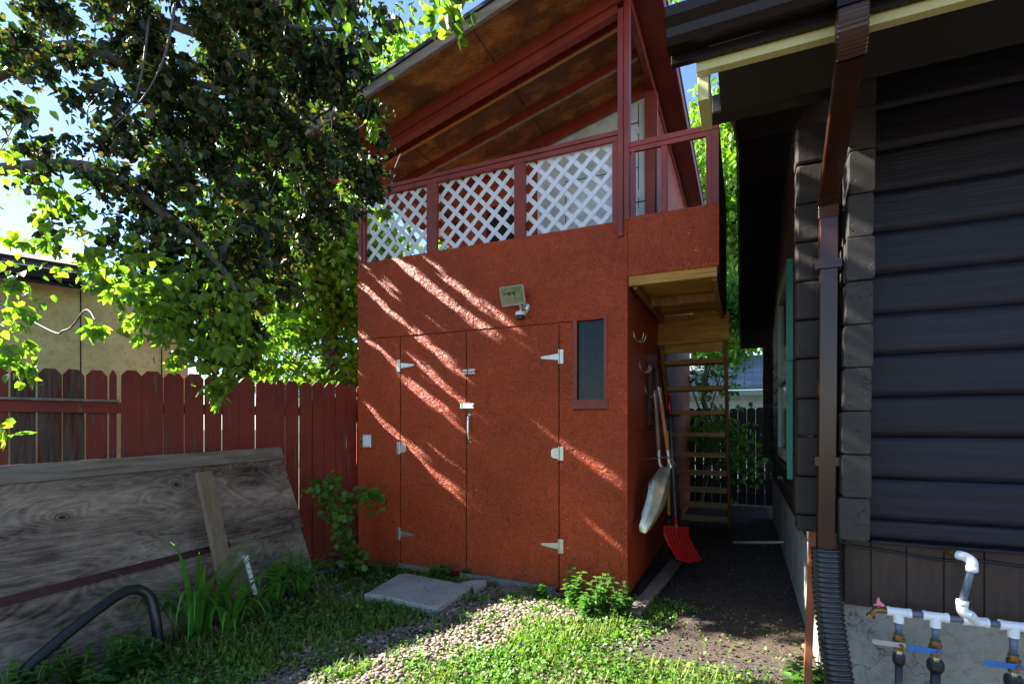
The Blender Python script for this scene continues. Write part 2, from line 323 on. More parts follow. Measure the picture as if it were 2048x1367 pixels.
class MB:
    def __init__(s): s.v = []; s.f = []
    def add(s, vs, fs):
        k = len(s.v); s.v += [tuple(v) for v in vs]; s.f += [tuple(i + k for i in f) for f in fs]; return s
    def box(s, x0, x1, y0, y1, z0, z1):
        x0, x1 = sorted((x0, x1)); y0, y1 = sorted((y0, y1)); z0, z1 = sorted((z0, z1))
        return s.add([(x0, y0, z0), (x1, y0, z0), (x1, y1, z0), (x0, y1, z0), (x0, y0, z1), (x1, y0, z1), (x1, y1, z1), (x0, y1, z1)],
                     [(0, 3, 2, 1), (4, 5, 6, 7), (0, 1, 5, 4), (1, 2, 6, 5), (2, 3, 7, 6), (3, 0, 4, 7)])
    def beam(s, a, b, w, h, up=(0, 0, 1), ext=0):
        """box from a to b, w across, h along up"""
        a = Vector(a); b = Vector(b); d = (b - a).normalized(); a -= d * ext; b += d * ext
        sd = d.cross(Vector(up)).normalized(); u = sd.cross(d).normalized()
        vs = []
        for p in (a, b):
            for i, j in ((-1, -1), (1, -1), (1, 1), (-1, 1)): vs.append(p + sd * (i * w / 2) + u * (j * h / 2))
        return s.add(vs, [(0, 1, 2, 3), (7, 6, 5, 4), (0, 4, 5, 1), (1, 5, 6, 2), (2, 6, 7, 3), (3, 7, 4, 0)])
    def prism(s, poly, org, u, v, n, t):
        """polygon (list of 2d) in plane org,u,v extruded t along n"""
        org = Vector(org); u = Vector(u); v = Vector(v); n = Vector(n); k = len(poly)
        a = [org + u * p[0] + v * p[1] for p in poly]; b = [p + n * t for p in a]
        fs = [tuple(range(k)), tuple(range(2 * k - 1, k - 1, -1))] + [(i, i + k, (i + 1) % k + k, (i + 1) % k) for i in range(k)]
        return s.add(a + b, fs)
    def sweep(s, prof, path, side=None, closed=True, scale=None):
        """sweep a 2d profile along a path; frames by parallel transport"""
        P = [Vector(p) for p in path]; n = len(P); k = len(prof)
        T = [(P[min(i + 1, n - 1)] - P[max(i - 1, 0)]).normalized() for i in range(n)]
        if side is None:
            side = Vector((0, 0, 1)).cross(T[0])
            if side.length < 0.1: side = Vector((1, 0, 0))
        sd = Vector(side); vs = []
        for i in range(n):
            sd = (sd - T[i] * sd.dot(T[i])).normalized(); up = T[i].cross(sd)
            sc = 1 if scale is None else scale[i]
            for a, b in prof: vs.append(P[i] + sd * (a * sc) + up * (b * sc))
        fs = [(i * k + j, i * k + (j + 1) % k, (i + 1) * k + (j + 1) % k, (i + 1) * k + j) for i in range(n - 1) for j in range(k)]
        if closed: fs += [tuple(range(k - 1, -1, -1)), tuple(range((n - 1) * k, n * k))]
        return s.add(vs, fs)
    def tube(s, path, r, k=12, scale=None):
        return s.sweep([(r * math.cos(2 * math.pi * j / k), r * math.sin(2 * math.pi * j / k)) for j in range(k)], path, None, True, scale)
    def build(s, name, mat, parent=None, smooth=False, bev=0.0):
        me = bpy.data.meshes.new(name); me.from_pydata(s.v, [], s.f); me.update()
        o = link(name, me, mat, parent, smooth, bev)
        if smooth == 'auto':
            pass
        return o
def bez(p, n=12):
    """smooth curve through points"""
    P = [Vector(q) for q in p]; out = []
    for i in range(len(P) - 1):
        a = P[max(i - 1, 0)]; b = P[i]; c = P[i + 1]; d = P[min(i + 2, len(P) - 1)]
        for k in range(n):
            t = k / n; out.append(0.5 * ((2 * b) + (c - a) * t + (2 * a - 5 * b + 4 * c - d) * t * t + (3 * b - a - 3 * c + d) * t ** 3))
    out.append(P[-1]); return out
def npmesh(name, V, F, mat, parent=None, smooth=False, uv=None):
    """V (n,3), F (m,k) numpy"""
    me = bpy.data.meshes.new(name); V = np.asarray(V, dtype=np.float32); F = np.asarray(F, dtype=np.int32); m, k = F.shape
    me.vertices.add(len(V)); me.vertices.foreach_set('co', V.ravel())
    me.loops.add(m * k); me.loops.foreach_set('vertex_index', F.ravel())
    me.polygons.add(m); me.polygons.foreach_set('loop_start', np.arange(0, m * k, k, dtype=np.int32)); me.polygons.foreach_set('loop_total', np.full(m, k, dtype=np.int32))
    me.update(calc_edges=True); me.validate()
    return link(name, me, mat, parent, smooth)

# leaf templates: list of (x across, y along, z) + quads
def leaflet(w=0.36, fold=0.12, droop=0.15):
    return np.array([(0, 0, 0), (-w * .8, .32, fold), (-w * .55, .72, fold * .6 - droop * .5), (0, 1, -droop), (w * .55, .72, fold * .6 - droop * .5), (w * .8, .32, fold)]), np.array([(0, 3, 2, 1), (0, 5, 4, 3)])
def palm(n=5, w=0.28, spread=62):
    V = []; F = []
    for i in range(n):
        a = R((i - (n - 1) / 2) * spread * 2 / (n - 1)); L_ = 1.0 - 0.10 * abs(i - (n - 1) / 2)
        v, f = leaflet(w, 0.07, 0.22); v = v * L_; c, s_ = math.cos(a), math.sin(a)
        V.append(np.stack([v[:, 0] * c + v[:, 1] * s_, -v[:, 0] * s_ + v[:, 1] * c, v[:, 2]], 1)); F.append(f + 6 * i)
    return np.concatenate(V), np.concatenate(F)
def lobed():
    # lobed maple-like leaf: midrib plus two lobed halves
    h = [(0, 0), (.22, -.02), (.50, .18), (.36, .34), (.56, .62), (.26, .60), (0, 1.0)]
    V = [(0, 0, 0), (.24, -.02, .05), (.52, .20, .02), (.30, .38, .06), (.50, .66, -.04), (.20, .66, .02), (0, 1, -.12), (0, .45, 0)]
    V = V + [(-x, y, z) for x, y, z in V[1:6]]
    F = [(0, 1, 2, 3), (0, 3, 7, 7), (7, 3, 4, 5), (7, 5, 6, 6), (0, 10, 9, 8), (0, 7, 10, 10), (7, 12, 11, 10), (7, 6, 12, 12)]
    # triangles avoided: rebuild as quads only
    F = [(0, 1, 2, 3), (0, 3, 5, 7), (3, 4, 5, 7), (7, 5, 6, 12), (0, 10, 9, 8), (0, 7, 12, 10), (10, 7, 12, 11)]
    F = [(0, 1, 2, 3), (0, 3, 4, 7), (7, 4, 5, 6), (0, 10, 9, 8), (0, 7, 11, 10), (7, 6, 12, 11)]
    return np.array(V, float), np.array(F)
def scatter(P, size, tmpl, up=0.4, hang=0.0, nrm=None):
    """place template leaves at points P; hang>0 turns tips downwards, up biases normals upwards"""
    V0, F0 = tmpl; n = len(P); k = len(V0)
    size = np.broadcast_to(np.asarray(size, float), (n,)) if not np.isscalar(size) else rng.uniform(0.7, 1.3, n) * size
    d = rng.normal(size=(n, 3)); d[:, 2] -= hang * 1.5; d /= np.linalg.norm(d, axis=1, keepdims=True)
    nn = rng.normal(size=(n, 3)); nn[:, 2] = np.abs(nn[:, 2]) + up * 2
    nn -= d * (nn * d).sum(1, keepdims=True); nn /= np.linalg.norm(nn, axis=1, keepdims=True)
    s_ = np.cross(d, nn)
    V = P[:, None, :] + size[:, None, None] * (V0[None, :, 0, None] * s_[:, None, :] + V0[None, :, 1, None] * d[:, None, :] + V0[None, :, 2, None] * nn[:, None, :])
    F = (F0[None] + (np.arange(n) * k)[:, None, None]).reshape(-1, 4)
    return V.reshape(-1, 3), F
def merge(parts):
    V = []; F = []; k = 0
    for v, f in parts: V.append(v); F.append(f + k); k += len(v)
    return np.concatenate(V), np.concatenate(F)
def blobpts(c, r, n, shell=0.35):
    """points in an ellipsoid, denser to the outside"""
    d = rng.normal(size=(n, 3)); d /= np.linalg.norm(d, axis=1, keepdims=True)
    rad = rng.uniform(shell, 1, n) ** 0.6
    return np.array(c) + d * rad[:, None] * np.array(r)

#=====SETTING=====
# ------------------------------------------------------------------ ground
def hgt(x, y):
    return 0.02 * mnoise.noise(Vector((x * 0.9, y * 0.9, 0))) + 0.008 * mnoise.noise(Vector((x * 5, y * 5, 3)))
def sstep(a, b, x):
    t = min(1, max(0, (x - a) / (b - a))); return t * t * (3 - 2 * t)
def gravelmask(x, y):
    """gravel path: 1 on gravel, 0 in the weeds"""
    w = 0.22 * mnoise.noise(Vector((x * 1.7, y * 1.7, 9)))
    # path runs from the slab towards the camera
    cx = -1.93 - 0.20 * (3.4 - y)
    g = 1 - sstep(0.28, 0.62, abs(x - cx) + w)
    g2 = 1 - sstep(0.25, 0.5, math.hypot((x + 1.55) * 0.9, (y - 3.85) * 1.3) + w)     # by the slab's right side
    g3 = 1 - sstep(0.16, 0.34, math.hypot((x + 3.25) * 0.6, (y - 3.62) * 1.4) + w)     # strip before the lilies
    pt = mnoise.noise(Vector((x * 4.3, y * 4.3, 20))) + .5 * mnoise.noise(Vector((x * 11, y * 11, 7)))
    return max(0, min(1, max(g, g2, g3 * 0.8) * (1 - 1.5 * max(0, pt - .12)) + .6 * max(0, -pt - .3) * (x > -3.2)))
def alleymask(x, y):
    return sstep(-1.12, -0.78, x - 0.25 * (y - 3.8) * (1 if y < 4.2 else 0.6) + 0.12 * mnoise.noise(Vector((x * 3, y * 3, 1)))) * sstep(3.35, 3.75, y + 0.3 * mnoise.noise(Vector((x * 2, y * 2, 4))) - 0.2 * x * 0) if True else 0
m, nt, b = newmat('soil_and_fine_gravel')
v = coords(nt); vo = N(nt, 'ShaderNodeTexVoronoi'); vo.inputs['Scale'].default_value = 55; L(nt, v, vo.inputs['Vector'])
sp = N(nt, 'ShaderNodeSeparateColor'); L(nt, vo.outputs['Color'], sp.inputs[0])
gc = ramp(nt, sp.outputs[0], [(0.0, (0.018, 0.013, 0.011)), (0.5, (0.04, 0.03, 0.025)), (1.0, (0.085, 0.07, 0.06))])
so = ramp(nt, nz(nt, v, 9, 6), [(0.3, (0.03, 0.019, 0.012)), (0.7, (0.085, 0.055, 0.036))])
L(nt, mix(nt, ramp(nt, nz(nt, v, 1.1, 4), [(0.4, 0.0), (0.6, 1.0)]), so, gc), b.inputs['Base Color']); b.inputs['Roughness'].default_value = 0.95
bump(nt, b, mix(nt, 0.5, vo.outputs['Distance'], nz(nt, v, 30, 5)), 0.8, 0.012)
M['soil'] = m
V = []; F = []
xs = np.concatenate([[-150, -60, -25, -12], np.linspace(-7, 3, 141), [6, 15, 60, 150]]); ys = np.concatenate([[-30, -10, -3], np.linspace(0, 11, 155), [14, 20, 40, 90, 250]])
for yy in ys:
    for xx in xs:
        inn = -7 <= xx <= 3 and 0 <= yy <= 11; V.append((xx, yy, hgt(xx, yy) if inn else 0))
nx = len(xs)
F = [(j * nx + i, j * nx + i + 1, (j + 1) * nx + i + 1, (j + 1) * nx + i) for j in range(len(ys) - 1) for i in range(nx - 1)]
tag(npmesh('ground', V, F, M['soil'], None, True), kind='structure')

# ------------------------------------------------------------------ the shed
SX0, SX1, SY = -3.79, -0.90, 4.37
shed = thing('storage_shed', 'two storey red strand board shed with double doors and an open upper deck', 'shed', (-2.35, SY, 0))
def zr(X): return 4.47 + 0.26 * (X + 3.79)          # underside of the roof deck
T = 0.014
# lower front panels
fp = MB(); fp.box(SX0, -3.243, SY, SY + T, 0.03, 2.415); fp.build('left_wall_panel', M['osb'], shed, bev=0.002)
wx0, wx1 = xat(1146, SY), xat(1214, SY); wz0, wz1 = 1.5 + (850 - 799) / 1030 * 4.56, 1.5 + (850 - 640) / 1030 * 4.56
wp = MB(); wp.box(-1.508, wx0, SY, SY + T, 0.0, 2.415); wp.box(wx0, SX1, SY + .0005, SY + T, 0.0, wz0 - 0.09)
wp.box(wx1, SX1, SY - .004, SY + T, wz0 - 0.0895, 2.455); wp.build('right_wall_panel', M['osb'], shed, bev=0.002)
up = MB(); up.box(SX0, SX1 - .002, SY - .003, SY + T, 2.42, 3.235); up.build('deck_parapet', M['osb'], shed, bev=0.002)
fr = MB(); fr.box(SX0, -1.5, SY + T + .001, SY + .07, 2.30, 2.46); fr.box(SX0 + .02, -3.25, SY + .02, SY + .07, 0.05, 2.3); fr.box(-1.5, wx0 - .01, SY + .02, SY + .07, 0.05, 2.3); fr.box(-3.24, -1.5, SY + .06, SY + .075, 0.02, 2.3)
fr.build('wall_framing', M['redx'], shed)
# window
wf = MB(); wf.box(wx0, wx0 + .035, SY - .001, SY + .07, wz0, wz1 + .02); wf.box(wx1 - .028, wx1, SY - .006, SY + .07, wz0, wz1 + .02); wf.box(wx0 + .036, wx1 - .029, SY + .014, SY + .06, wz1 - .012, wz1 + .03)
win = wf.build('window', M['redz'], shed, bev=0.002)
sl_ = MB(); sl_.box(wx0 - .012, wx1 + .012, SY - .012, SY + .05, wz0 - .085, wz0); sl_.build('sill', M['redx'], win, bev=0.002)
gl = MB(); gl.box(wx0 + .035, wx1 - .028, SY + .035, SY + .040, wz0, wz1); gl.build('pane', M['glass'], win)
# doors
def hinge(X, z, dirn, door, long=True):
    """T hinge: upright leaf plus strap pointing dirn along X"""
    h = MB(); y = SY - .004
    a, b_ = (X - .040, X - .004) if dirn > 0 else (X + .004, X + .040)
    h.box(a, b_, y, SY - .0005, z - .062, z + .062)
    if long: poly = [(0.008, -.028), (.165, -.010), (.178, 0), (.165, .010), (0.008, .028)]
    else: poly = [(0.008, -.050), (.060, -.042), (.075, -.025), (.075, .025), (.060, .042), (0.008, .050)]
    h.prism([(dirn * p, q) for p, q in poly], (X, y, z), (1, 0, 0), (0, 0, 1), (0, 1, 0), .0035)
    h.tube([(X, y - .004, z - .064), (X, y - .004, z + .064)], .0075, 10)
    pts = [(-.022 * dirn, .045), (-.022 * dirn, 0), (-.022 * dirn, -.045)] + ([(.03 * dirn, .012), (.07 * dirn, -.005), (.11 * dirn, .004), (.15 * dirn, 0)] if long else [(.03 * dirn, .028), (.055 * dirn, 0), (.03 * dirn, -.028)])
    for p, q in pts: h.tube([(X + p, y + .001, z + q), (X + p, y - .0035, z + q)], .0045, 8)
    h.build('hinge', M['steel'], door)
def zat(px, py):
    return aty(px, py, SY).z
d1 = MB(); d1.box(-3.233, -2.465, SY + .001, SY + T, 0.075, 2.405); d1 = d1.build('door', M['osb'], shed, bev=0.002)
d2 = MB(); d2.box(-2.455, -1.517, SY - .001, SY + T - .002, 0.03, 2.405); d2 = d2.build('door', M['osb'], shed, bev=0.002)
for py, lg in ((731, 1), (895, 0), (1066, 1)): hinge(-3.24, zat(800, py), 1, d1, lg)
for py, lg in ((713, 1), (906, 0), (1091, 1)): hinge(-1.511, zat(1118, py), -1, d2, lg)
hx = xat(940, SY)
h = MB(); zc = zat(938, 856)
for s in (-1, 1): h.box(hx - .028, hx + .012, SY - .006, SY - .0015, zc + s * .125 - .018, zc + s * .125 + .018)
h.tube(bez([(hx, SY - .006, zc - .115), (hx, SY - .035, zc - .095), (hx, SY - .042, zc), (hx, SY - .035, zc + .095), (hx, SY - .006, zc + .115)], 8), .014, 10)
h.build('handle', M['chrome'], d2, True)
h = MB(); zc = zat(932, 811); h.box(xat(921, SY), xat(948, SY), SY - .008, SY - .0015, zc - .024, zc + .024); h.tube([(hx + .03, SY - .008, zc), (hx + .03, SY - .022, zc)], .011, 10); h.tube([(hx - .085, SY - .010, zc - .03), (hx - .085, SY - .010, zc + .03)], .006, 8)
h.build('hasp', M['chrome'], d2)
h = MB(); zc = zat(936, 743); h.box(xat(926, SY), xat(934, SY), SY - .006, SY - .0015, zc - .022, zc + .022); h.box(xat(937, SY), xat(950, SY), SY - .006, SY - .0015, zc - .024, zc + .024)
h.tube([(xat(924, SY), SY - .014, zc), (xat(950, SY), SY - .014, zc)], .007, 8); h.box(xat(939, SY), xat(941, SY), SY - .018, SY - .004, zc - .018, zc + .018); h.box(xat(946, SY), xat(948, SY), SY - .018, SY - .004, zc - .018, zc + .018)
h.tube([(xat(944, SY), SY - .014, zc), (xat(944, SY), SY - .018, zc - .03)], .005, 8); h.build('slide_bolt', M['steel'], d2)
# body of the shed
sw = MB(); sw.box(SX1 - .05, SX1, SY + T + .0005, 9.8, 0.05, 3.2); sw.build('side_wall', M['osb_side'], shed)
cb = MB(); cb.box(SX1 - .045, SX1 - .0015, SY - .0045, SY + T + .0002, 0.0, 2.41); cb.build('corner_board', M['osb'], shed)
sw = MB(); sw.box(SX0, SX0 + .05, SY + T + .0005, 9.8, 0.05, 3.2); sw.box(SX0 + .05, SX1 - .05, 9.7, 9.8, 0.05, 3.2); sw.build('rear_walls', M['osb_side'], shed)
fl = MB(); fl.box(SX0 + .001, SX1 - .001, SY + T + .001, 9.79, 2.78, 2.82); fl.build('deck_floor', M['greyx'], shed)
seam = MB(); seam.box(SX1, SX1 + .003, 6.81, 6.816, 0.05, 2.75); seam.box(SX1, SX1 + .002, SY + .3, 9.7, 1.45, 1.455); seam.build('side_wall_joint', M['darkwood'], shed)
# upper storey
def wallpoly(x0, x1, zb): return [(x0, zb), (x1, zb), (x1, zr(x1) - .005), (x0, zr(x0) - .005)]
UW = 5.72
w = MB(); w.prism(wallpoly(-2.25, -.985, 2.82), (0, UW, 0), (1, 0, 0), (0, 0, 1), (0, 1, 0), .02)
uw = w.build('upper_wall', M['whitewall'], shed)
w = MB(); dx = xat(1277, UW); w.box(dx - .004, dx + .004, UW - .003, UW - .0005, 2.83, zr(dx) - .15); w.box(-1.9, -1.894, UW - .003, UW - .0005, 2.83, 4.3)
z1 = aty(1270, 247, UW).z; w.box(xat(1250, UW), dx, UW - .0035, UW - .0005, z1 - .006, z1 + .006); w.box(-1.9, dx, UW - .0032, UW - .0005, 4.32, 4.328)
z2 = aty(1270, 405, UW).z; w.box(xat(1250, UW), xat(1290, UW), UW - .0035, UW - .0005, z2 - .008, z2 + .004)
w.build('upper_door_gap', M['darkwood'], uw)
for py in (262, 390, 425):
    hh = MB(); z = aty(1275, py, UW).z; hh.box(dx - .03, dx + .03, UW - .007, UW - .004, z - .035, z + .035); hh.tube([(dx, UW - .009, z - .04), (dx, UW - .009, z + .04)], .007, 8); hh.build('hinge', M['whitewall'], uw)
w = MB(); w.prism(wallpoly(-3.25, -2.252, 2.82), (0, UW + .005, 0), (1, 0, 0), (0, 0, 1), (0, 1, 0), .02); w.build('upper_red_wall', M['osb'], shed)
w = MB(); w.box(-2.9, -2.45, UW - .01, UW + .004, 2.83, 4.2); w.build('doorway_dark_panel', M['darkwood'], shed)  # dark slab drawn for the shade inside an open doorway
for x in (-2.95, -2.42):
    w = MB(); w.box(x - .03, x + .03, UW - .03, UW + .003, 2.83, 4.25); w.build('door_jamb', M['redz'], shed)
w = MB(); w.prism([(UW + .026, 3.2), (9.8, 3.2), (9.8, zr(SX1) - .003), (UW + .026, zr(SX1) - .003)], (SX1 - .04, 0, 0), (0, 1, 0), (0, 0, 1), (1, 0, 0), .04); w.build('upper_side_wall', M['osb_side'], shed)
w = MB(); w.box(-.985, -.875, UW - .05, UW + .024, 2.82, 5.14); w.box(-.872, -.858, UW - .02, UW + .05, 2.82, 5.1); w.build('rear_post', M['redz'], shed, bev=.003)
# front posts, rails
def post(x0, x1, y0, y1, z0, z1, name='post'):
    q = MB(); q.box(x0, x1, y0, y1, z0, z1); return q.build(name, M['redz'], shed, bev=.003)
post(SX0, SX0 + .045, SY, SY + .09, 3.236, zr(SX0) - .19); post(SX0 + .047, SX0 + .085, SY + .01, SY + .05, 3.236, 3.97)
post(xat(853, SY), xat(873, SY), SY, SY + .04, 3.236, 3.924)
post(xat(1028, SY), xat(1049, SY), SY, SY + .04, 3.236, 3.924)
post(xat(1224, SY), xat(1235, SY), SY + .003, SY + .04, 3.236, 3.924)
px0 = xat(1236, SY); post(px0, px0 + .045, SY - .022, SY + .07, 3.10, zr(-.95) - .18); post(px0 + .047, px0 + .095, SY - .004, SY + .08, 3.236, zr(-.9) - .02)
q = MB(); q.box(SX0 - .005, px0 - .002, SY - .012, SY + .085, 3.97, 4.01); q.box(SX0 + .05, px0 - .003, SY + .0, SY + .035, 3.925, 3.969); q.build('handrail', M['redx'], shed, bev=.004)
def clip(poly, ax, lim, sgn):
    out = []
    for i in range(len(poly)):
        a, b_ = poly[i], poly[(i + 1) % len(poly)]
        ia, ib = (a[ax] - lim) * sgn <= 0, (b_[ax] - lim) * sgn <= 0
        if ia: out.append(a)
        if ia != ib:
            t = (lim - a[ax]) / (b_[ax] - a[ax]); out.append((a[0] + t * (b_[0] - a[0]), a[1] + t * (b_[1] - a[1])))
    return out
def lattice(x0, x1, z0, z1):
    q = MB(); p = 0.172; w2 = 0.0285
    for s, yy in ((1, SY + .043), (-1, SY + .049)):
        k = int((x1 - x0 + z1 - z0) / p) + 3
        for i in range(-k, k):
            c = i * p + (0.03 if s > 0 else 0.01); H = z1 - z0 + .2
            poly = [(x0 + c - w2 - (0 if s > 0 else -0) , z0 - .1), (x0 + c + w2, z0 - .1), (x0 + c + w2 + s * H, z0 - .1 + H), (x0 + c - w2 + s * H, z0 - .1 + H)]
            for ax, lim, sg in ((0, x0, -1), (0, x1, 1), (1, z0, -1), (1, z1, 1)):
                if poly: poly = clip(poly, ax, lim, sg)
            if len(poly) >= 3: q.prism(poly, (0, yy, 0), (1, 0, 0), (0, 0, 1), (0, 1, 0), .0055)
    q.build('lattice_panel', M['white'], shed)
lattice(SX0 + .086, xat(853, SY), 3.20, 3.92); lattice(xat(873, SY), xat(1028, SY), 3.20, 3.925); lattice(xat(1049, SY), xat(1224, SY), 3.20, 3.93)
# roof
q = MB(); q.prism([(-4.25, zr(-4.25)), (-.66, zr(-.66)), (-.66, zr(-.66) + .015), (-4.25, zr(-4.25) + .015)], (0, 3.84, 0), (1, 0, 0), (0, 0, 1), (0, 1, 0), 6.1)
q.build('roof_sheathing', M['plyroof'], shed)
q = MB(); q.prism([(-4.29, zr(-4.29) + .017), (-.63, zr(-.63) + .017), (-.63, zr(-.63) + .05), (-4.29, zr(-4.29) + .05)], (0, 3.775, 0), (1, 0, 0), (0, 0, 1), (0, 1, 0), 6.2)
q.build('roofing', M['black'], shed)
q = MB(); q.beam((-4.26, 3.815, zr(-4.26) - .028), (-.66, 3.815, zr(-.66) - .028), .038, .088, (0, 0, 1)); q.build('roof_edge_board', M['greyx'], shed, bev=.003)
def rafter(Y, dep, th, mat, x0=-4.22, x1=-.95):
    q = MB(); q.prism([(x0, zr(x0) - dep), (x1, zr(x1) - dep), (x1, zr(x1) - .002), (x0, zr(x0) - .002)], (0, Y, 0), (1, 0, 0), (0, 0, 1), (0, 1, 0), th); q.build('rafter', mat, shed, bev=.003)
rafter(SY - .035, .115, .034, M['redx'], -4.2, -.9); rafter(SY + .0, .18, .08, M['redx'], -4.22, -.99)
rafter(4.62, .10, .036, M['redx'], -3.7); rafter(5.12, .09, .036, M['redx']); rafter(5.66, .13, .036, M['redx'], -3.7, -.99)
q = MB(); q.beam((-4.1, 5.138, zr(-4.1) - .096), (-.96, 5.138, zr(-.96) - .096), .030, .010); q.build('rafter_edge_strip', M['greyx'], shed)
q = MB(); q.beam((-3.65, 4.638, zr(-3.65) - .106), (-.96, 4.638, zr(-.96) - .106), .034, .010); q.build('rafter_edge_strip', M['orangewood'], shed)
for y in (6.3, 6.9, 7.5, 8.1, 8.7, 9.3): rafter(y, .1, .036, M['redx'])
q = MB(); q.box(SX0 + .0, SX0 + .04, SY + .085, 9.7, zr(SX0) - .19, zr(SX0) - .105); q.build('wall_plate', M['redy'], shed, bev=.003)
q = MB(); q.box(SX1 - .05, SX1 + .0, SY + .081, UW - .052, 5.13, 5.21); q.box(SX1 + .001, SX1 + .018, SY - .1, 9.8, 5.10, 5.222); q.build('side_beam', M['redy'], shed, bev=.003)
q = MB(); q.box(-.659, -.64, 3.80, 9.92, zr(-.66) - .12, zr(-.66) + .012); q.box(SX1 + .019, -.66, 3.86, 9.9, zr(-.86) + .0 - .012, zr(-.86) - .002); q.build('barge_board', M['redy'], shed)
q = MB(); q.beam((SX0 + .02, SY + .09, 3.98), (SX0 + .02, SY + .75, 4.30), .04, .085, (0, 0, 1)); q.build('brace', M['redy'], shed)
# landing
LX1 = -.183
q = MB(); q.box(SX1 + .0005, LX1, SY - .001, SY + T, 2.76, 3.255); q.build('landing_panel', M['osb'], shed, bev=.002)
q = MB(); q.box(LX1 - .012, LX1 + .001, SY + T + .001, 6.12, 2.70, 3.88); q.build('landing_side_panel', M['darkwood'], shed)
zt = 3.885
q = MB(); q.box(px0 + .097, LX1 - .002, SY - .006, SY + .08, zt - .045, zt); q.box(px0 + .097, LX1 - .05, SY + .0, SY + .03, zt - .085, zt - .046); q.build('landing_rail', M['redx'], shed, bev=.003)
post(xat(1262, SY), xat(1270, SY), SY + .002, SY + .04, 3.256, zt - .086)
post(xat(1322, SY), xat(1334, SY), SY + .002, SY + .04, 3.256, zt - .086); post(xat(1412, SY), xat(1424, SY), SY + .002, SY + .04, 3.256, zt - .046); post(xat(1424, SY), xat(1438, SY), SY + .0, SY + .05, 3.256, zt - .002)
ub = MB()
q = MB(); q.box(SX1 + .002, LX1 - .014, SY + .015, SY + .055, 2.68, 2.765); q.build('landing_ledger', M['yellow'], shed, bev=.004)
for k, (y0, y1, dz) in enumerate(((4.43, 4.60, 0), (4.61, 4.89, -.012), (4.90, 5.18, .004), (5.19, 5.47, 0), (5.48, 5.77, .003), (5.78, 6.06, 0))):
    q = MB(); q.box(SX1 + .002, LX1 - .014, y0, y1, 2.745 + dz, 2.785); q.build('landing_board', M['yellow'], shed, bev=.004)
q = MB(); q.box(SX1 + .03, SX1 + .07, 4.44, 6.05, 2.66, 2.742); q.box(LX1 - .06, LX1 - .02, 4.44, 6.05, 2.66, 2.742); q.box(SX1 + .07, LX1 - .06, 5.15, 5.19, 2.66, 2.742)
q.build('landing_joist', M['yellowy'], shed, bev=.004)
for x in (-3.35, -2.13): q = MB(); q.box(x - .004, x + .004, 3.86, 5.7, zr(x) - .004, zr(x) - .0005); q.build('sheathing_seam', M['black'], shed)
# roof over: done.  staircase
st = thing('staircase', 'open steep wooden stairs with thin treads coming down behind the shed landing', 'stairs', (-.52, 7.2, 0))
q = MB(); q.box(-.93, LX1 + .03, 6.065, 6.10, 2.42, 2.742); q.build('header_board', M['yellow'], st, bev=.004)
q = MB(); q.box(-.84, -.22, 6.103, 6.14, 2.32, 2.50); q.build('header_board', M['yellow'], st, bev=.004)
zs = [2.25, 1.96, 1.68, 1.41, 1.14, .89, .64, .40, .17]
for k, z in enumerate(zs):
    y = 6.17 + .215 * k
    q = MB(); q.box(-.845, -.215, y, y + .23, z - .052, z); q.build('tread', M['step'], st, bev=.004)
for x0, x1 in ((-.885, -.847), (-.213, -.175)):
    q = MB(); q.beam(((x0 + x1) / 2, 6.13, 2.42), ((x0 + x1) / 2, 8.15, .04), x1 - x0, .17, (0, 0, 1)); q.build('stringer', M['yellowy'], st, bev=.004)

# floodlight
fl_ = thing('floodlight', 'tilted square floodlight with a motion sensor mounted above the double doors', 'light', (xat(1030, SY), SY, zat(1030, 600)))
fo = fl_.location.copy()
def rotbox(q, c, hx_, hy, hz, rx, rz, taper=1.0):
    Rm = Matrix.Rotation(rz, 3, 'Z') @ Matrix.Rotation(rx, 3, 'X'); c = Vector(c)
    vs = []
    for z in (-1, 1):
        for x, y in ((-1, -1), (1, -1), (1, 1), (-1, 1)):
            t = taper if y > 0 else 1
            vs.append(c + Rm @ Vector((x * hx_ * t, y * hy, z * hz * t)))
    return q.add(vs, [(0, 3, 2, 1), (4, 5, 6, 7), (0, 1, 5, 4), (1, 2, 6, 5), (2, 3, 7, 6), (3, 0, 4, 7)])
hc = Vector((xat(1030, SY - .1), SY - .11, aty(1030, 590, SY - .11).z))
rot = (R(18), R(-4))
q = MB(); rotbox(q, hc, .118, .035, .082, *rot, 0.72); q.build('lamp_head', M['black'], fl_, bev=.006)
Rm = Matrix.Rotation(rot[1], 3, 'Z') @ Matrix.Rotation(rot[0], 3, 'X')
q = MB(); rotbox(q, hc + Rm @ Vector((0, -.038, 0)), .110, .003, .074, *rot); q.build('glass', M['lampglass'], fl_)
q = MB()
for sx, sz, a, b_ in ((0, 1, .122, .006), (0, -1, .122, .006), (1, 0, .006, .086), (-1, 0, .006, .086)):
    rotbox(q, hc + Rm @ Vector((sx * .116, -.040, sz * .080)), a, .005, b_, *rot)
q.build('bezel', M['steel'], fl_)
q = MB(); rotbox(q, hc + Rm @ Vector((-.03, -.043, .022)), .055, .002, .004, *rot); rotbox(q, hc + Rm @ Vector((0.02, -.043, .02)), .006, .002, .016, *rot); rotbox(q, hc + Rm @ Vector((-.03, -.043, .02)), .006, .002, .016, *rot); q.build('bulb', M['black'], fl_)
q = MB(); sc_ = aty(1041, 628, SY - .09)
q.tube([(sc_.x + .015, SY - .002, sc_.z + .07), (sc_.x + .015, SY - .03, sc_.z + .07)], .05, 18); q.tube(bez([(sc_.x + .01, SY - .03, sc_.z + .07), (sc_.x, SY - .09, sc_.z + .075), (hc.x + .02, hc.y + .02, hc.z - .05)], 6), .016, 10)
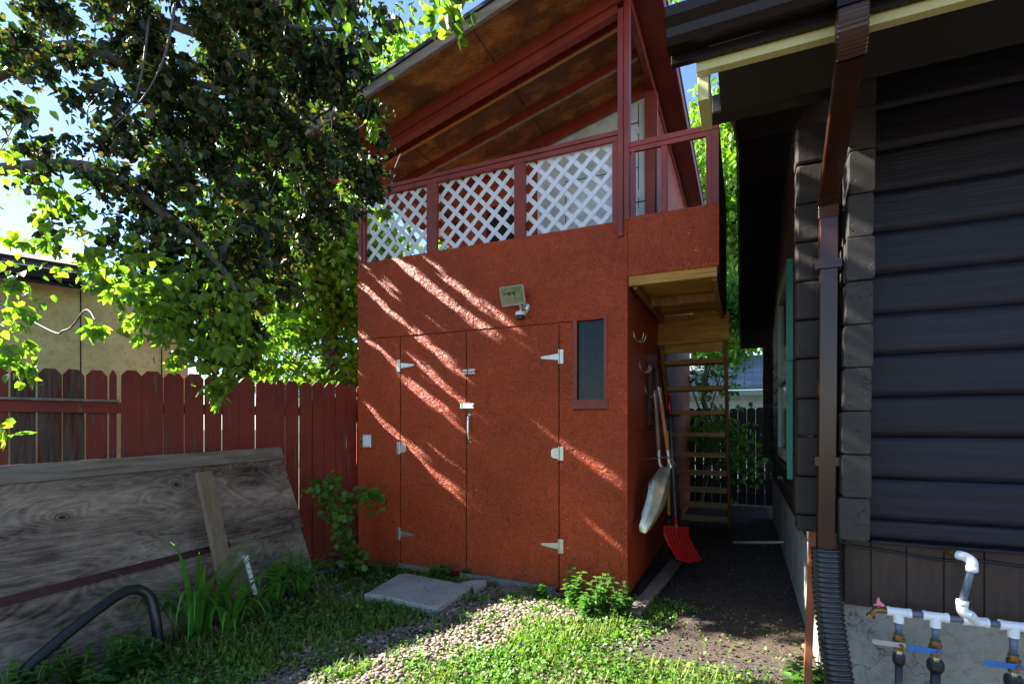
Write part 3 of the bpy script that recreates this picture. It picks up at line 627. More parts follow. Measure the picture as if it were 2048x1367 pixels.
q.tube(bez([(sc_.x + .01, SY - .03, sc_.z + .06), (sc_.x, SY - .08, sc_.z + .05), (sc_.x, SY - .09, sc_.z + .01)], 6), .015, 10); q.build('swivel_arm', M['chrome'], fl_, True)
q = MB(); q.tube([(sc_.x, SY - .09, sc_.z - .012), (sc_.x, SY - .09, sc_.z + .018)], .048, 20); q.build('sensor_cap', M['white'], fl_)
q = MB(); q.tube([(sc_.x, SY - .09, sc_.z - .045), (sc_.x, SY - .09, sc_.z - .013)], .042, 20); q.build('motion_sensor', M['black'], fl_)
ob = thing('outlet_box', 'small grey covered electrical box low on the left end of the red shed wall', 'electrical box', (xat(738, SY), SY, zat(738, 882)))
q = MB(); q.box(xat(729, SY), xat(746, SY), SY - .035, SY - .0005, zat(738, 895), zat(738, 868)); q.build('box', M['steel'], ob, bev=.006)
q = MB(); q.box(xat(731, SY), xat(744.5, SY), SY - .042, SY - .036, zat(738, 892), zat(738, 871)); q.build('cover', M['pvcgrey'] if 0 else M['white'], ob, bev=.003)

# hooks on the side wall
for k, (px, py, lab) in enumerate(((1267, 676, 'topmost bare metal hook on the shed side wall'), (1279, 738, 'middle metal hook on the shed side wall, right of and below the topmost'), (1290, 786, 'lowest metal hook on the shed side wall just above the shovels'))):
    t_ = (px - 1024) / 1030; rr = (CC * t_ - CS) / (CS * t_ + CC); Y = SX1 / rr; d = -CS * SX1 + CC * Y; z = CAMH + (850 - py) / 1030 * d
    q = MB()
    for s in (-1, 1):
        q.tube(bez([(SX1, Y + s * .0, z + .05), (SX1 + .015, Y + s * .012, z), (SX1 + .045, Y + s * .03, z - .03), (SX1 + .085, Y + s * .05, z - .02), (SX1 + .10, Y + s * .06, z + .03)], 5), .0045, 8)
    q.box(SX1 + .0005, SX1 + .005, Y - .012, Y + .012, z + .01, z + .075)
    o = q.build('wall_hook', M['chrome'], None, True); tag(o, lab, 'hook', 'hooks on the shed side wall')

# ------------------------------------------------------------------ log house
HY = 2.85
house = thing('log_house', 'dark brown milled log house with overhanging eaves filling the right side', 'house', (1.5, HY, 0))
bounds = [.975] + [1.068 + .1885 * k + random.uniform(-.005, .005) for k in range(12)]
def logprof(z0, z1, off):
    """front profile of one milled log, as (out, z)"""
    h = z1 - z0; pr = []
    for k in range(13):
        t = k / 12; e = min(t, 1 - t) * h
        r_ = 0.015 if t > .5 else .026
        o = 0 if e > r_ else (r_ - math.sqrt(max(0, r_ * r_ - (r_ - e) ** 2))) * (0.75 if t > .5 else .75)
        pr.append((off - o, z0 + t * h))
    return pr
def log_face(x0, x1, y, zl, mat, name, parent, n=80):
    V = []; F = []
    for i in range(len(zl) - 1):
        pr = logprof(zl[i] + .0012, zl[i + 1] - .0012, random.uniform(-.003, .003)); k = len(pr); base = len(V)
        for a in range(n + 1):
            x = x0 + (x1 - x0) * a / n
            wv = .0025 * mnoise.noise(Vector((x * 2.2, i * 7.3, 0))); cz = .004 * mnoise.noise(Vector((x * 1.7, i * 3.1, 5)))
            for o, z in pr:
                edge = 1 if abs(z - zl[i]) < .03 else .3
                V.append((x, y - o - wv + .0, z + cz * edge + .003 * edge * mnoise.noise(Vector((x * 9, i * 5, z * 30)))))
        for a in range(n):
            for j in range(k - 1): F.append((base + a * k + j, base + (a + 1) * k + j, base + (a + 1) * k + j + 1, base + a * k + j + 1))
    o = npmesh(name, V, F, mat, parent, True); return o
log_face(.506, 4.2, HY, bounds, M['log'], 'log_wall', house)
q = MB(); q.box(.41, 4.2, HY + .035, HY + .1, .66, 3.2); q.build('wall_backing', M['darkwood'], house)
# end grains of the side wall's logs, sticking out towards the yard
def endlog(x0, x1, y0, y1, z0, z1, name, mat, axis='y'):
    w, h_ = x1 - x0, z1 - z0; r_ = .015; poly = []
    for cx, cz, a0 in ((x1 - r_, z0 + r_, -90), (x1 - r_, z1 - r_, 0), (x0 + r_, z1 - r_, 90), (x0 + r_, z0 + r_, 180)):
        for k in range(5):
            a = R(a0 + 22.5 * k); poly.append((cx + r_ * math.cos(a), cz + r_ * math.sin(a)))
    q = MB(); q.prism(poly, (0, y0, 0), (1, 0, 0), (0, 0, 1), (0, 1, 0), y1 - y0); return q.build(name, mat, house, bev=.004)
# radial checks for the log ends
m, nt, b = newmat('checked_log_end')
tc = N(nt, 'ShaderNodeTexCoord'); v = coords(nt)
w_ = nz(nt, v, 9, 4, 0.6); vo = N(nt, 'ShaderNodeTexVoronoi', feature='DISTANCE_TO_EDGE'); vo.inputs['Scale'].default_value = 1
mp = N(nt, 'ShaderNodeMapping'); mp.inputs['Scale'].default_value = (14, 1, 26); sc2 = N(nt, 'ShaderNodeVectorMath', operation='ADD'); wn_ = N(nt, 'ShaderNodeTexNoise'); wn_.inputs['Scale'].default_value = 14; L(nt, v, wn_.inputs['Vector'])
ss = N(nt, 'ShaderNodeVectorMath', operation='SCALE'); ss.inputs['Scale'].default_value = .12; L(nt, wn_.outputs['Color'], ss.inputs[0]); L(nt, v, sc2.inputs[0]); L(nt, ss.outputs[0], sc2.inputs[1]); L(nt, sc2.outputs[0], mp.inputs[0]); L(nt, mp.outputs[0], vo.inputs['Vector'])
ck = ramp(nt, vo.outputs['Distance'], [(0.0, 0.35), (0.02, 1.0)]); gate = ramp(nt, nz(nt, v, 9, 2), [(0.52, 0.0), (0.6, 1.0)])
ck = mix(nt, gate, 1.0, ck)
c = ramp(nt, w_, [(0.3, (0.016, 0.013, 0.012)), (0.7, (0.038, 0.031, 0.028))])
L(nt, mix(nt, 1.0, c, ck, 'MULTIPLY'), b.inputs['Base Color']); b.inputs['Roughness'].default_value = .7; bump(nt, b, ck, .8, .006)
M['check'] = m
for k in range(11):
    z0 = .988 + .1915 * k; dx_ = -.004 * k * .0 + random.uniform(-.006, .006)
    lx = .392 + .0035 * k + random.uniform(-.005, .005); rx = .503 + .002 * k + random.uniform(-.004, .004)
    endlog(lx, rx, 2.695 + random.uniform(-.008, .008), HY + .06, z0 + .002, z0 + .1895, 'log_end', M['check'])
for k in range(11):
    z0, z1 = bounds[k] if k else .985, bounds[k + 1]
    q = MB(); lx = .232 + random.uniform(-.006, .006)
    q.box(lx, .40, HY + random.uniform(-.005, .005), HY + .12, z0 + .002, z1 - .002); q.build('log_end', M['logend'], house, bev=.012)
q = MB(); q.beam((-.16, HY + .05, 3.15), (.60, HY + .05, 3.15), .12, .10); q.build('plate_log', M['logend'], house, bev=.01)
# gable side wall, running away along the alley
RS = .42
def zroof(Y): return 2.83 + RS * (Y - 1.98) if Y < 5.95 else 2.83 + RS * (5.95 - 1.98) - RS * (Y - 5.95)
V = []; F = []
zz = [.66 + .1885 * k for k in range(20)]
sidey = np.linspace(HY + .12, 9.3, 40)
for i in range(len(zz) - 1):
    pr = logprof(zz[i], zz[i + 1], 0); k = len(pr); base = len(V)
    for y in sidey:
        top = zroof(y) - .01
        for o, z in pr: V.append((.41 - o, y, min(z, top)))
    for a in range(len(sidey) - 1):
        for j in range(k - 1): F.append((base + a * k + j, base + a * k + j + 1, base + (a + 1) * k + j + 1, base + (a + 1) * k + j))
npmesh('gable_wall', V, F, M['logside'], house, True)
for k in range(10):
    q = MB(); q.box(.27, .41, 9.2, 9.32, bounds[k] + .002, bounds[k + 1] - .002); q.build('log_end', M['logside'], house, bev=.01)
q = MB(); q.box(.425, 4.2, HY + .1, 9.3, .0, .655); q.box(.412, .424, HY + .1, 9.3, .0, .66); q.build('side_foundation', M['stucco'], house)
# roof: two slopes, ridge parallel to the front
q = MB(); yr = 5.95
q.prism([(1.98, zroof(1.98)), (yr, zroof(yr)), (9.9, zroof(9.9)), (9.9, zroof(9.9) + .12), (yr, zroof(yr) + .12), (1.98, zroof(1.98) + .12)], (-.06, 0, 0), (0, 1, 0), (0, 0, 1), (1, 0, 0), 4.3)
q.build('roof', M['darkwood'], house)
q = MB(); q.prism([(2.9, zroof(2.9) - .03), (yr, zroof(yr) - .03), (9.9, zroof(9.9) - .03), (9.9, zroof(9.9) + .13), (yr, zroof(yr) + .13), (2.9, zroof(2.9) + .13)], (-.082, 0, 0), (0, 1, 0), (0, 0, 1), (1, 0, 0), .02); q.build('rake_board', M['grey'], house)
q = MB(); q.box(-.16, 4.2, 1.985, 2.022, 2.785, 2.905); q.box(-.158, -.12, 2.023, 2.24, 2.70, 2.83); q.build('eave_trim', M['cream'], house, bev=.002)
q = MB(); q.box(-.245, 4.2, 1.955, 1.982, 2.815, 2.95); q.build('fascia_board', M['guttermetal'], house, bev=.002)
prof = [(0, .0), (-.055, .0), (-.075, .018), (-.082, .045), (-.105, .07), (-.112, .10), (-.106, .106), (-.1, .10), (-.098, .075), (-.075, .05), (-.068, .022), (-.05, .006), (0, .006)]
q = MB(); q.prism([(1.953 + a, 2.845 + b_) for a, b_ in prof], (-.25, 0, 0), (0, 1, 0), (0, 0, 1), (1, 0, 0), 4.4)
q.prism([(1.953, 2.845), (1.898, 2.845), (1.878, 2.863), (1.871, 2.89), (1.848, 2.915), (1.841, 2.945), (1.953, 2.945)], (-.252, 0, 0), (0, 1, 0), (0, 0, 1), (1, 0, 0), .004); q.build('gutter', M['guttermetal'], house)
q = MB(); q.box(-.10, 4.2, 1.90, 2.6, 2.962, 2.975); q.build('roof_edge', M['shingle'], house)
# skirt, ledge, foundation
q = MB(); gx = [.43, .536, .671, .806, .945, 1.08, 1.215, 1.35, 1.485, 1.62]
for a, b_ in zip(gx[:-1], gx[1:]): q.box(a + .003, b_ - .003, 2.872, 2.90, .655, .975)
q.box(.43, 4.2, 2.88, 2.905, .655, .975); q.build('skirting', M['skirt'], house, bev=.002)
q = MB(); q.box(.53, 4.2, 2.832, 2.88, .958, .974); q.build('drip_ledge', M['log'], house, bev=.003)
V = []; nxx, nzz = 70, 30
for j in range(nzz + 1):
    for i in range(nxx + 1):
        x = .44 + 2.2 * i / nxx; z = -.1 + .76 * j / nzz; V.append((x, 2.885 + .006 * mnoise.noise(Vector((x * 5, z * 5, 0))) + .003 * mnoise.noise(Vector((x * 20, z * 20, 0))), z))
F = [(j * (nxx + 1) + i, j * (nxx + 1) + i + 1, (j + 1) * (nxx + 1) + i + 1, (j + 1) * (nxx + 1) + i) for j in range(nzz) for i in range(nxx)]
npmesh('foundation', V, F, M['stucco'], house, True)
q = MB(); q.box(.432, .439, 2.875, 3.0, 0, .66); q.box(.44, 4.2, 2.90, 2.96, -.1, .64); q.build('foundation_corner', M['stucco'], house)
# side window
q = MB(); y0, y1, z0, z1 = 5.45, 6.9, 1.15, 3.0; X = .41
q.box(X - .05, X - .001, y0, y0 + .10, z0, z1); q.box(X - .05, X - .001, y1 - .1, y1, z0, z1); q.box(X - .05, X - .001, y0 + .1, y1 - .1, z0, z0 + .1); q.box(X - .05, X - .001, y0 + .1, y1 - .1, z1 - .1, z1); q.box(X - .045, X - .001, y0 + .1, y1 - .1, 1.95, 2.03)
wn2 = q.build('window', M['tan'], house, bev=.003)
q = MB(); q.box(X - .02, X - .003, y0 + .1, y1 - .1, z0 + .1, z1 - .1); q.build('pane', M['glass'], wn2)
q = MB(); q.box(X - .055, X - .001, y0 - .05, y0 - .001, z0 + .95, z1 + .04); q.box(X - .05, X - .002, y0 - .03, y0 - .001, z0 - .15, z0 + .95); q.box(X - .055, X - .001, y0, y1, z1 + .001, z1 + .04); q.build('window_trim', M['teal'], wn2, bev=.003)

# downspout
ds = thing('downspout', 'ribbed dark brown rain downspout running down the corner of the log house', 'downspout', (.34, 2.78, 0))
def dprof(w, dpt):
    pts = []
    n = 5; hw, hd = w / 2, dpt / 2
    for k in range(n):   # front ribs along x at -hd
        c = -hw + w * (k + .5) / n; s_ = w / n
        pts += [(c - s_ * .42, -hd), (c - s_ * .30, -hd - .009), (c + s_ * .0, -hd - .009), (c + s_ * .12, -hd)]
    pts += [(hw, -hd + .004), (hw, -hd * .3), (hw - .002, 0), (hw, hd * .3), (hw, hd - .004), (hw - .004, hd), (-hw + .004, hd), (-hw, hd - .004), (-hw + .0, hd * .3), (-hw + .002, 0), (-hw, -hd * .3), (-hw, -hd + .004)]
    return pts
q = MB(); q.sweep(dprof(.084, .058), [(.306, 1.905, 3.0), (.306, 1.905, 2.9), (.306, 1.905, 2.80)], side=(1, 0, 0)); 
# crimped upper elbow
def lerp(a, b_, t): return Vector(a) * (1 - t) + Vector(b_) * t
q.build('outlet_pipe', M['guttermetal'], ds)
def elbow(P, n=14):
    cur = bez(P, n); sc_ = [1.0 + (.03 if k % 2 else 0) for k in range(len(cur))]
    q = MB(); q.sweep(dprof(.083, .060), cur, side=(1, 0, 0), scale=sc_); q.build('elbow', M['brownmetal'], ds)
A_, B_ = Vector((.311, 1.97, 2.70)), Vector((.348, 2.70, 2.55))
elbow([(.306, 1.905, 2.80), (.308, 1.92, 2.74), A_]); elbow([B_, (.353, 2.765, 2.525), (.355, 2.78, 2.46)])
q = MB(); q.sweep(dprof(.078, .056), [A_, lerp(A_, B_, .5), B_], side=(1, 0, 0)); q.build('slanted_pipe', M['brownmetal'], ds)
q = MB(); q.sweep(dprof(.074, .055), [(.355, 2.78, 2.46), (.350, 2.78, 1.6), (.342, 2.78, .86)], side=(1, 0, 0)); q.build('lower_pipe', M['brownmetal'], ds)
for z in (2.24, 1.335):
    q = MB(); q.box(.295, .40, 2.741, 2.745, z - .02, z + .02); q.box(.295, .298, 2.745, 2.82, z - .02, z + .02); q.box(.40, .403, 2.741, 2.86, z - .02, z + .02); q.tube([(.352, 2.741, z), (.352, 2.737, z)], .006, 8); q.build('strap', M['brownmetal'], ds)
# corrugated drain hose
path = bez([(.342, 2.775, .93), (.350, 2.76, .70), (.375, 2.72, .45), (.405, 2.66, .22), (.43, 2.55, .08), (.47, 2.30, .065), (.55, 1.9, .065)], 60)
# resample evenly
def resample(path, step):
    out = [path[0]]; acc = 0
    for a, b_ in zip(path[:-1], path[1:]):
        l_ = (b_ - a).length
        while acc + l_ >= step:
            t = (step - acc) / l_; a = a.lerp(b_, t); out.append(a); l_ = (b_ - a).length; acc = 0
        acc += l_
    return out
rp = resample(path, .0045)
sc_ = [1.0 if k % 5 in (0, 1, 2) else .90 for k in range(len(rp))]
q = MB(); q.tube(rp, .060, 28, sc_); o = q.build('drain_hose', M['hose'], None, True); tag(o, 'thick black corrugated drain hose fitted on the bottom of the brown downspout', 'hose')
# stake
q = MB(); a, b_ = at(1626, 1050, 2.62), at(1612, 1400, 2.62); b_.z = 0; q.beam(a, b_, .034, .034, (0, 1, 0)); o = q.build('wooden_stake', M['stake'], None, bev=.002); tag(o, 'thin orange brown wooden stake leaning behind the corrugated hose', 'stake')
# cable along the skirting
q = MB(); q.tube(bez([(.40, 2.84, 1.25), (.405, 2.85, 1.02), (.43, 2.855, .945), (.6, 2.86, .925), (.8, 2.862, .905), (.93, 2.862, .915), (1.2, 2.862, .90), (1.8, 2.862, .895)], 10), .006, 8); o = q.build('cable', M['wire'], None, True); tag(o, 'thin black cable stapled along the brown skirting of the log house', 'cable')
# irrigation manifold
mf = thing('irrigation_manifold', 'white and grey plastic pipe manifold with ball valves in front of the foundation', 'pipework', (xat(1900, 2.75), 2.75, 0))
PY = 2.75; PZ = .684
def px_(p): return xat(p, PY)
for a, b_ in ((1822, 1845), (1897, 1926), (1976, 1999)):
    q = MB(); q.tube([(px_(a) - .012, PY, PZ), (px_(b_) + .012, PY, PZ)], .0135, 18); q.build('pipe', M['pvcgrey'], mf, True)
def tee(a, b_, down=True):
    q = MB(); x0, x1 = px_(a), px_(b_); xm = (x0 + x1) / 2
    for s0, s1, r_ in ((x0, x0 + .012, .0205), (x0 + .012, x1 - .012, .0185), (x1 - .012, x1, .0205)): q.tube([(s0, PY, PZ), (s1, PY, PZ)], r_, 22)
    if down: q.tube([(xm, PY, PZ), (xm, PY, PZ - .045)], .0195, 22)
    else: q.tube([(xm, PY, PZ), (xm - .03, PY - .035, PZ + .035)], .0195, 22)
    q.build('tee_fitting', M['pvcwhite'], mf); return xm
xa = tee(1773, 1822); xb = tee(1845, 1897); xc = tee(1925, 1977, False); xd = tee(1998, 2056)
q = MB(); q.tube([(xd, PY, PZ), (xd + .3, PY, PZ)], .0135, 16); q.build('pipe', M['pvcgrey'], mf, True)
def drop(x, lev, mat, l1, bw):
    q = MB(); q.tube([(x, PY, PZ - .04), (x, PY, PZ - l1)], .0135, 18); q.build('pipe', M['pvcgrey'], mf, True)
    z = PZ - l1
    q = MB(); q.tube([(x, PY, z), (x, PY, z - .02)], .019, 8); q.tube([(x, PY, z - .02), (x, PY, z - .05)], .023, 16); q.tube([(x, PY, z - .05), (x, PY, z - .07)], .018, 8); q.tube([(x, PY, z - .035), (x, PY - .04, z - .035)], .010, 12)
    vb = q.build('valve', M['brass'], mf)
    q = MB(); q.prism([(-.105, -.009), (-.098, -.012), (.012, -.011), (.018, 0), (.012, .011), (-.098, .010), (-.105, .006)], (x, PY - .042, z - .035), (1, 0, 0), (0, 0, 1), (0, 1, 0), .006); q.build('lever', mat, vb, bev=.002)
    q = MB(); q.tube([(x, PY - .043, z - .035), (x, PY - .052, z - .035)], .008, 6); q.build('nut', M['brass'], vb)
    q = MB(); q.tube([(x, PY, z - .07), (x, PY, z - .09)], .015, 14); q.build('nipple', M['chrome'], mf)
    q = MB(); q.tube([(x, PY, z - .085), (x, PY, z - .095), (x, PY, z - .12), (x, PY, z - .135)], .028 * bw, 20, [.8, 1, 1, .75]); q.build('coupling', M['black'], mf)
    q = MB(); q.tube([(x, PY, z - .13), (x, PY, z - .3), (x + .004, PY, .0)], .0165 * bw, 16); q.build('lower_pipe', M['black'], mf, True)
drop(xa, 0, M['palelever'], .095, .85); drop(xb, 0, M['blue'], .10, 1.1); drop(xd, 0, M['blue'], .115, 1.1)
q = MB(); q.tube([(px_(1773), PY, PZ), (px_(1758), PY, PZ), (px_(1748), PY, PZ + .0)], .014, 12); q.tube(bez([(px_(1760), PY, PZ), (px_(1748), PY - .01, PZ - .002), (px_(1740), PY - .02, PZ - .025)], 5), .012, 12); q.tube([(px_(1741), PY - .02, PZ - .02), (px_(1738), PY - .02, PZ - .032)], .017, 14); q.tube([(px_(1757), PY, PZ), (px_(1757), PY, PZ + .02)], .009, 8)
tp = q.build('tap', M['brass'], mf)
q = MB(); q.prism([(-.02, 0), (-.008, .004), (-.006, .028), (.002, .034), (.006, .014), (.022, .004), (.022, -.006), (-.02, -.006)], (px_(1757), PY - .006, PZ + .022), (1, 0, 0), (0, 0, 1), (0, 1, 0), .012); q.build('tap_key', M['pink'], tp, bev=.003)
x3 = xc - .03; e1 = Vector((x3, PY - .035, PZ + .035))
lo = aty(1925, 1212, PY - .03); hi = aty(1943, 1122, PY - .03)
q = MB(); q.tube(bez([e1, (lo.x, PY - .036, PZ + .045), (lo.x - .003, PY - .034, PZ + .085)], 8), .0195, 20); q.tube([(lo.x - .003, PY - .034, PZ + .07), (lo.x - .001, PY - .034, PZ + .092)], .021, 20); q.build('elbow_fitting', M['pvcwhite'], mf, True)
q = MB(); q.tube([(lo.x - .002, PY - .034, PZ + .08), (hi.x, PY - .034, hi.z - .02)], .0135, 18); q.build('pipe', M['pvcgrey'], mf, True)
q = MB(); q.tube([(hi.x, PY - .034, hi.z - .04), (hi.x, PY - .034, hi.z - .018)], .021, 20); q.tube(bez([(hi.x, PY - .034, hi.z - .03), (hi.x, PY - .032, hi.z), (hi.x - .012, PY - .01, hi.z + .012), (hi.x - .03, PY + .015, hi.z + .014)], 8), .0195, 20); q.build('elbow_fitting', M['pvcwhite'], mf, True)
q = MB(); q.tube([(hi.x - .03, PY + .015, hi.z + .014), (hi.x - .06, 2.87, hi.z + .018)], .011, 12); q.tube([(hi.x - .035, PY + .03, hi.z + .014), (hi.x - .042, PY + .05, hi.z + .015)], .017, 8); q.build('wall_pipe', M['brass'], mf)
# conduit on the alley side
q = MB(); q.tube(bez([at(1557, 955, 6.2), at(1568, 960, 6.1), at(1580, 1000, 6.0), at(1581, 1060, 5.9), at(1574, 1080, 5.95), at(1560, 1084, 6.0), at(1465, 1084, 6.35)], 8), .018, 10); o = q.build('metal_conduit', M['steel'], None, True); tag(o, 'thin grey pipe bending down the alley side of the log house and along the ground', 'pipe')
# ------------------------------------------------------------------ fences
fo_, fu = Vector((-4.85, 2.23, 0)), Vector((.368, .930, 0)).normalized()
fn = Vector((fu.y, -fu.x, 0))      # towards the yard
def fpt(s, n, z): return fo_ + fu * s + fn * n + Vector((0, 0, z))
def fs_at(px):
    t = (px - 1024) / 1030; r0 = CC * fo_.x + CS * fo_.y; d0 = -CS * fo_.x + CC * fo_.y; ru = CC * fu.x + CS * fu.y; du = -CS * fu.x + CC * fu.y
    return (t * d0 - r0) / (ru - t * du)
fence = thing('picket_fence', 'weathered red dog-eared picket fence between the yard and the neighbour', 'fence', tuple(fpt(.6, 0, 0)))
def picket(s0, s1, n, top, mat, name='picket'):
    w = s1 - s0; c = min(.03, w * .3); lean = random.uniform(-.004, .004)
    poly = [(s0, .04), (s1, .04), (s1 + lean, top - .045 + random.uniform(-.004, .004)), (s1 - c + lean, top - .008), (s1 - c * 1.2 + lean, top), (s0 + c * 1.2 + lean, top + random.uniform(-.003, .003)), (s0 + c + lean, top - .008), (s0 + lean, top - .045)]
    q = MB(); q.prism(poly, fo_ + fn * n, fu, (0, 0, 1), fn, .017); return q.build(name, mat, fence, bev=.0015)
s = fs_at(240)
edges = [240, 283, 327, 368, 407, 443, 478, 510, 541, 570, 597, 623, 647, 669, 691, 712, 732]
for a, b_ in zip(edges[:-1], edges[1:]):
    g = random.uniform(.003, .011); picket(fs_at(a) + g / 2, fs_at(b_) - g / 2, random.uniform(-.002, .002), 1.955 + random.uniform(-.008, .008), M['picket'])
k = 0; s1 = fs_at(236)
for k, w in enumerate((.058, .145, .142, .150, .150, .148, .15, .15, .15, .15, .15, .15)):
    mt = M['picket_worn'] if k in (2, 3, 4, 6) else M['picket']
    picket(s1 - w + .005, s1 - .005, -.075, 1.955 - (.004 * k), mt); s1 -= w
s2 = fs_at(240)
for z0 in (1.60, .5):
    q = MB(); q.prism([(-1.6, 0), (s2 - .004, 0), (s2 - .004, .088), (-1.6, .088)], fo_ + fn * -.056 + Vector((0, 0, z0)), fu, (0, 0, 1), fn, .038); q.build('rail', M['picket'], fence, bev=.003)
q = MB(); q.prism([(-1.6, 0), (s2 - .004, 0), (s2 - .004, .02), (-1.6, .02)], fo_ + fn * -.058 + Vector((0, 0, 1.69)), fu, (0, 0, 1), fn, .075); q.build('rail_cap', M['grey'], fence, bev=.002)
for z0 in (1.60, .4):
    q = MB(); q.prism([(s2, 0), (fs_at(735), 0), (fs_at(735), .088), (s2, .088)], fo_ + fn * -.042 + Vector((0, 0, z0)), fu, (0, 0, 1), fn, .038); q.build('rail', M['picket'], fence)
for sp_ in (s2 + .05, fs_at(620), -1.2):
    q = MB(); q.prism([(sp_, 0), (sp_ + .09, 0), (sp_ + .09, 1.78), (sp_, 1.78)], fo_ + fn * -.185, fu, (0, 0, 1), fn, .09); q.build('post', M['picket_worn'], fence)
# a short board closing the gap behind the shed corner
bf = thing('alley_fence', 'dark brown dog-eared board fence across the far end of the alley', 'fence', (-.3, 10.6, 0))
for i in range(26):
    x0 = -3.0 + i * .152; top = 1.83 + random.uniform(-.02, .02)
    q = MB(); q.prism([(x0, .02), (x0 + .146, .02), (x0 + .146, top - .04), (x0 + .112, top), (x0 + .034, top), (x0, top - .04)], (0, 10.6 + random.uniform(-.004, .004), 0), (1, 0, 0), (0, 0, 1), (0, 1, 0), .018); q.build('picket', M['darkfence'], bf)
q = MB(); q.box(-3, .95, 10.62, 10.66, 1.4, 1.49); q.box(-3, .95, 10.62, 10.66, .4, .49); q.build('rail', M['darkfence'], bf)

# ------------------------------------------------------------------ leaning sheets and boards
def leanframe(px_l, py_l, d_l, px_r, py_r, d_r, out):
    a = at(px_l, py_l, d_l); b_ = at(px_r, py_r, d_r); return a, b_
TL, TR = Vector((-3.97, .95, 1.225)), Vector((-4.085, 3.58, 1.262))      # top edge, left and right
BL, BR = Vector((-3.60, .95, .02)), Vector((-3.78, 3.78, .03))
def sheet(u0, u1, v0, v1, off, th):
    """v runs 0 at the bottom to 1 at the top; off = distance in front of the sheet's plane"""
    def P(u, v_): return (BL.lerp(BR, u)).lerp(TL.lerp(TR, u), v_)
    nn = (TR - TL).cross(BL - TL).normalized()
    if nn.x < 0: nn = -nn
    vs = [P(u0, v0) + nn * off, P(u1, v0) + nn * off, P(u1, v1) + nn * off, P(u0, v1) + nn * off]
    vs += [p - nn * th for p in vs]
    q = MB(); q.add(vs, [(0, 1, 2, 3), (7, 6, 5, 4), (0, 4, 5, 1), (1, 5, 6, 2), (2, 6, 7, 3), (3, 7, 4, 0)]); return q
sheet_t = thing('plywood_sheet', 'long weathered grey plywood sheet with a board along its top edge leaning on the fence', 'plywood sheet', tuple(BL.lerp(BR, .5)))
sheet(0, 1, .40, .985, .026, .014).build('panel', M['ply'], sheet_t, bev=.002)
sheet(-.02, 1.0, .925, 1.015, .052, .025).build('top_board', M['grey'], sheet_t, bev=.003)
sheet(0, .70, .385, .425, .045, .018).build('lower_trim', M['maroon'], sheet_t, bev=.003)
low = sheet(.02, .995, .0, .9, .0, .014).build('plywood_sheet', M['ply'], None, bev=.002); tag(low, 'lower darker plywood sheet showing beneath the trim of the front leaning sheet', 'plywood sheet')
q = MB(); a, b_ = at(407, 943, 3.90), at(460, 1195, 3.86); q.beam(a, b_, .135, .032, (1, .15, .3)); o = q.build('leaning_plank', M['plank'], None, bev=.003); tag(o, 'short tan plank leaning upright against the grey plywood sheet', 'plank')
q = MB(); q.tube(bez([at(-40, 1440, 2.5), at(20, 1372, 2.66), at(80, 1312, 2.80), at(190, 1222, 3.08), at(258, 1180, 3.28), at(297, 1190, 3.36), at(312, 1240, 3.36), at(318, 1310, 3.36)], 14), .031, 18); o = q.build('black_pipe', M['black'], None, True); tag(o, 'bent black plastic pipe lying before the grey plywood sheet', 'pipe')
q = MB(); a, b_ = at(491, 1113, 3.98), at(506, 1170, 3.98); b_ = b_ + (b_ - a) * .3; q.tube([a, b_], .017, 14); w_ = thing('pipe_stub', 'short white plastic pipe standing up among the strappy plants', 'pipe', tuple(b_)); q.build('pipe', M['white'], w_, True)
q = MB(); q.tube([a + (a - b_).normalized() * .012, a - (a - b_).normalized() * .03], .022, 14); q.build('cap', M['pvcwhite'], w_)
# bed edging by the shed corner
q = MB(); q.tube(bez([gnd(610, 1160) + Vector((0, 0, .05)), gnd(650, 1155) + Vector((0, 0, .06)), gnd(712, 1142) + Vector((0, 0, .05))], 6), .05, 12); o = q.build('bed_edging', M['black'], None, True); tag(o, 'black plastic edging at the left foot of the shed', 'edging')
q = MB(); a, b_ = gnd(640, 1128), gnd(712, 1118); q.beam(a + Vector((0, 0, .12)), b_ + Vector((0, 0, .12)), .25, .04); o = q.build('edging_board', M['picket_worn'], None, bev=.003); tag(o, 'reddish brown board lying between the fence and the shed corner', 'board')
# sill timbers
q = MB(); a, b_ = gnd(980, 1160), gnd(1108, 1178); q.beam((-2.5, SY - .035, .045), (-1.53, SY - .035, .025), .045, .075); o = q.build('sill_timber', M['grey'], None, bev=.004); tag(o, 'grey timber on the ground below the right shed door', 'timber')
q = MB(); q.beam((-3.25, SY - .02, .06), (-2.75, SY - .02, .055), .03, .05); o = q.build('sill_timber', M['plank'], None, bev=.003); tag(o, 'short brown timber on the ground below the left shed door', 'timber')
q = MB(); q.beam((-1.98, SY - .16, .02), (-1.70, SY - .12, .02), .11, .035); o = q.build('wood_block', M['plank'], None, bev=.004); tag(o, 'small flat wood offcut lying on gravel right of the concrete slab', 'wood block')
q = MB(); a, b_ = gnd(1268, 1228, .04), gnd(1352, 1122, .04); q.beam(a, b_, .11, .05); o = q.build('ground_board', M['grey'], None, bev=.005); tag(o, 'grey board lying on the ground along the right side of the shed', 'board')
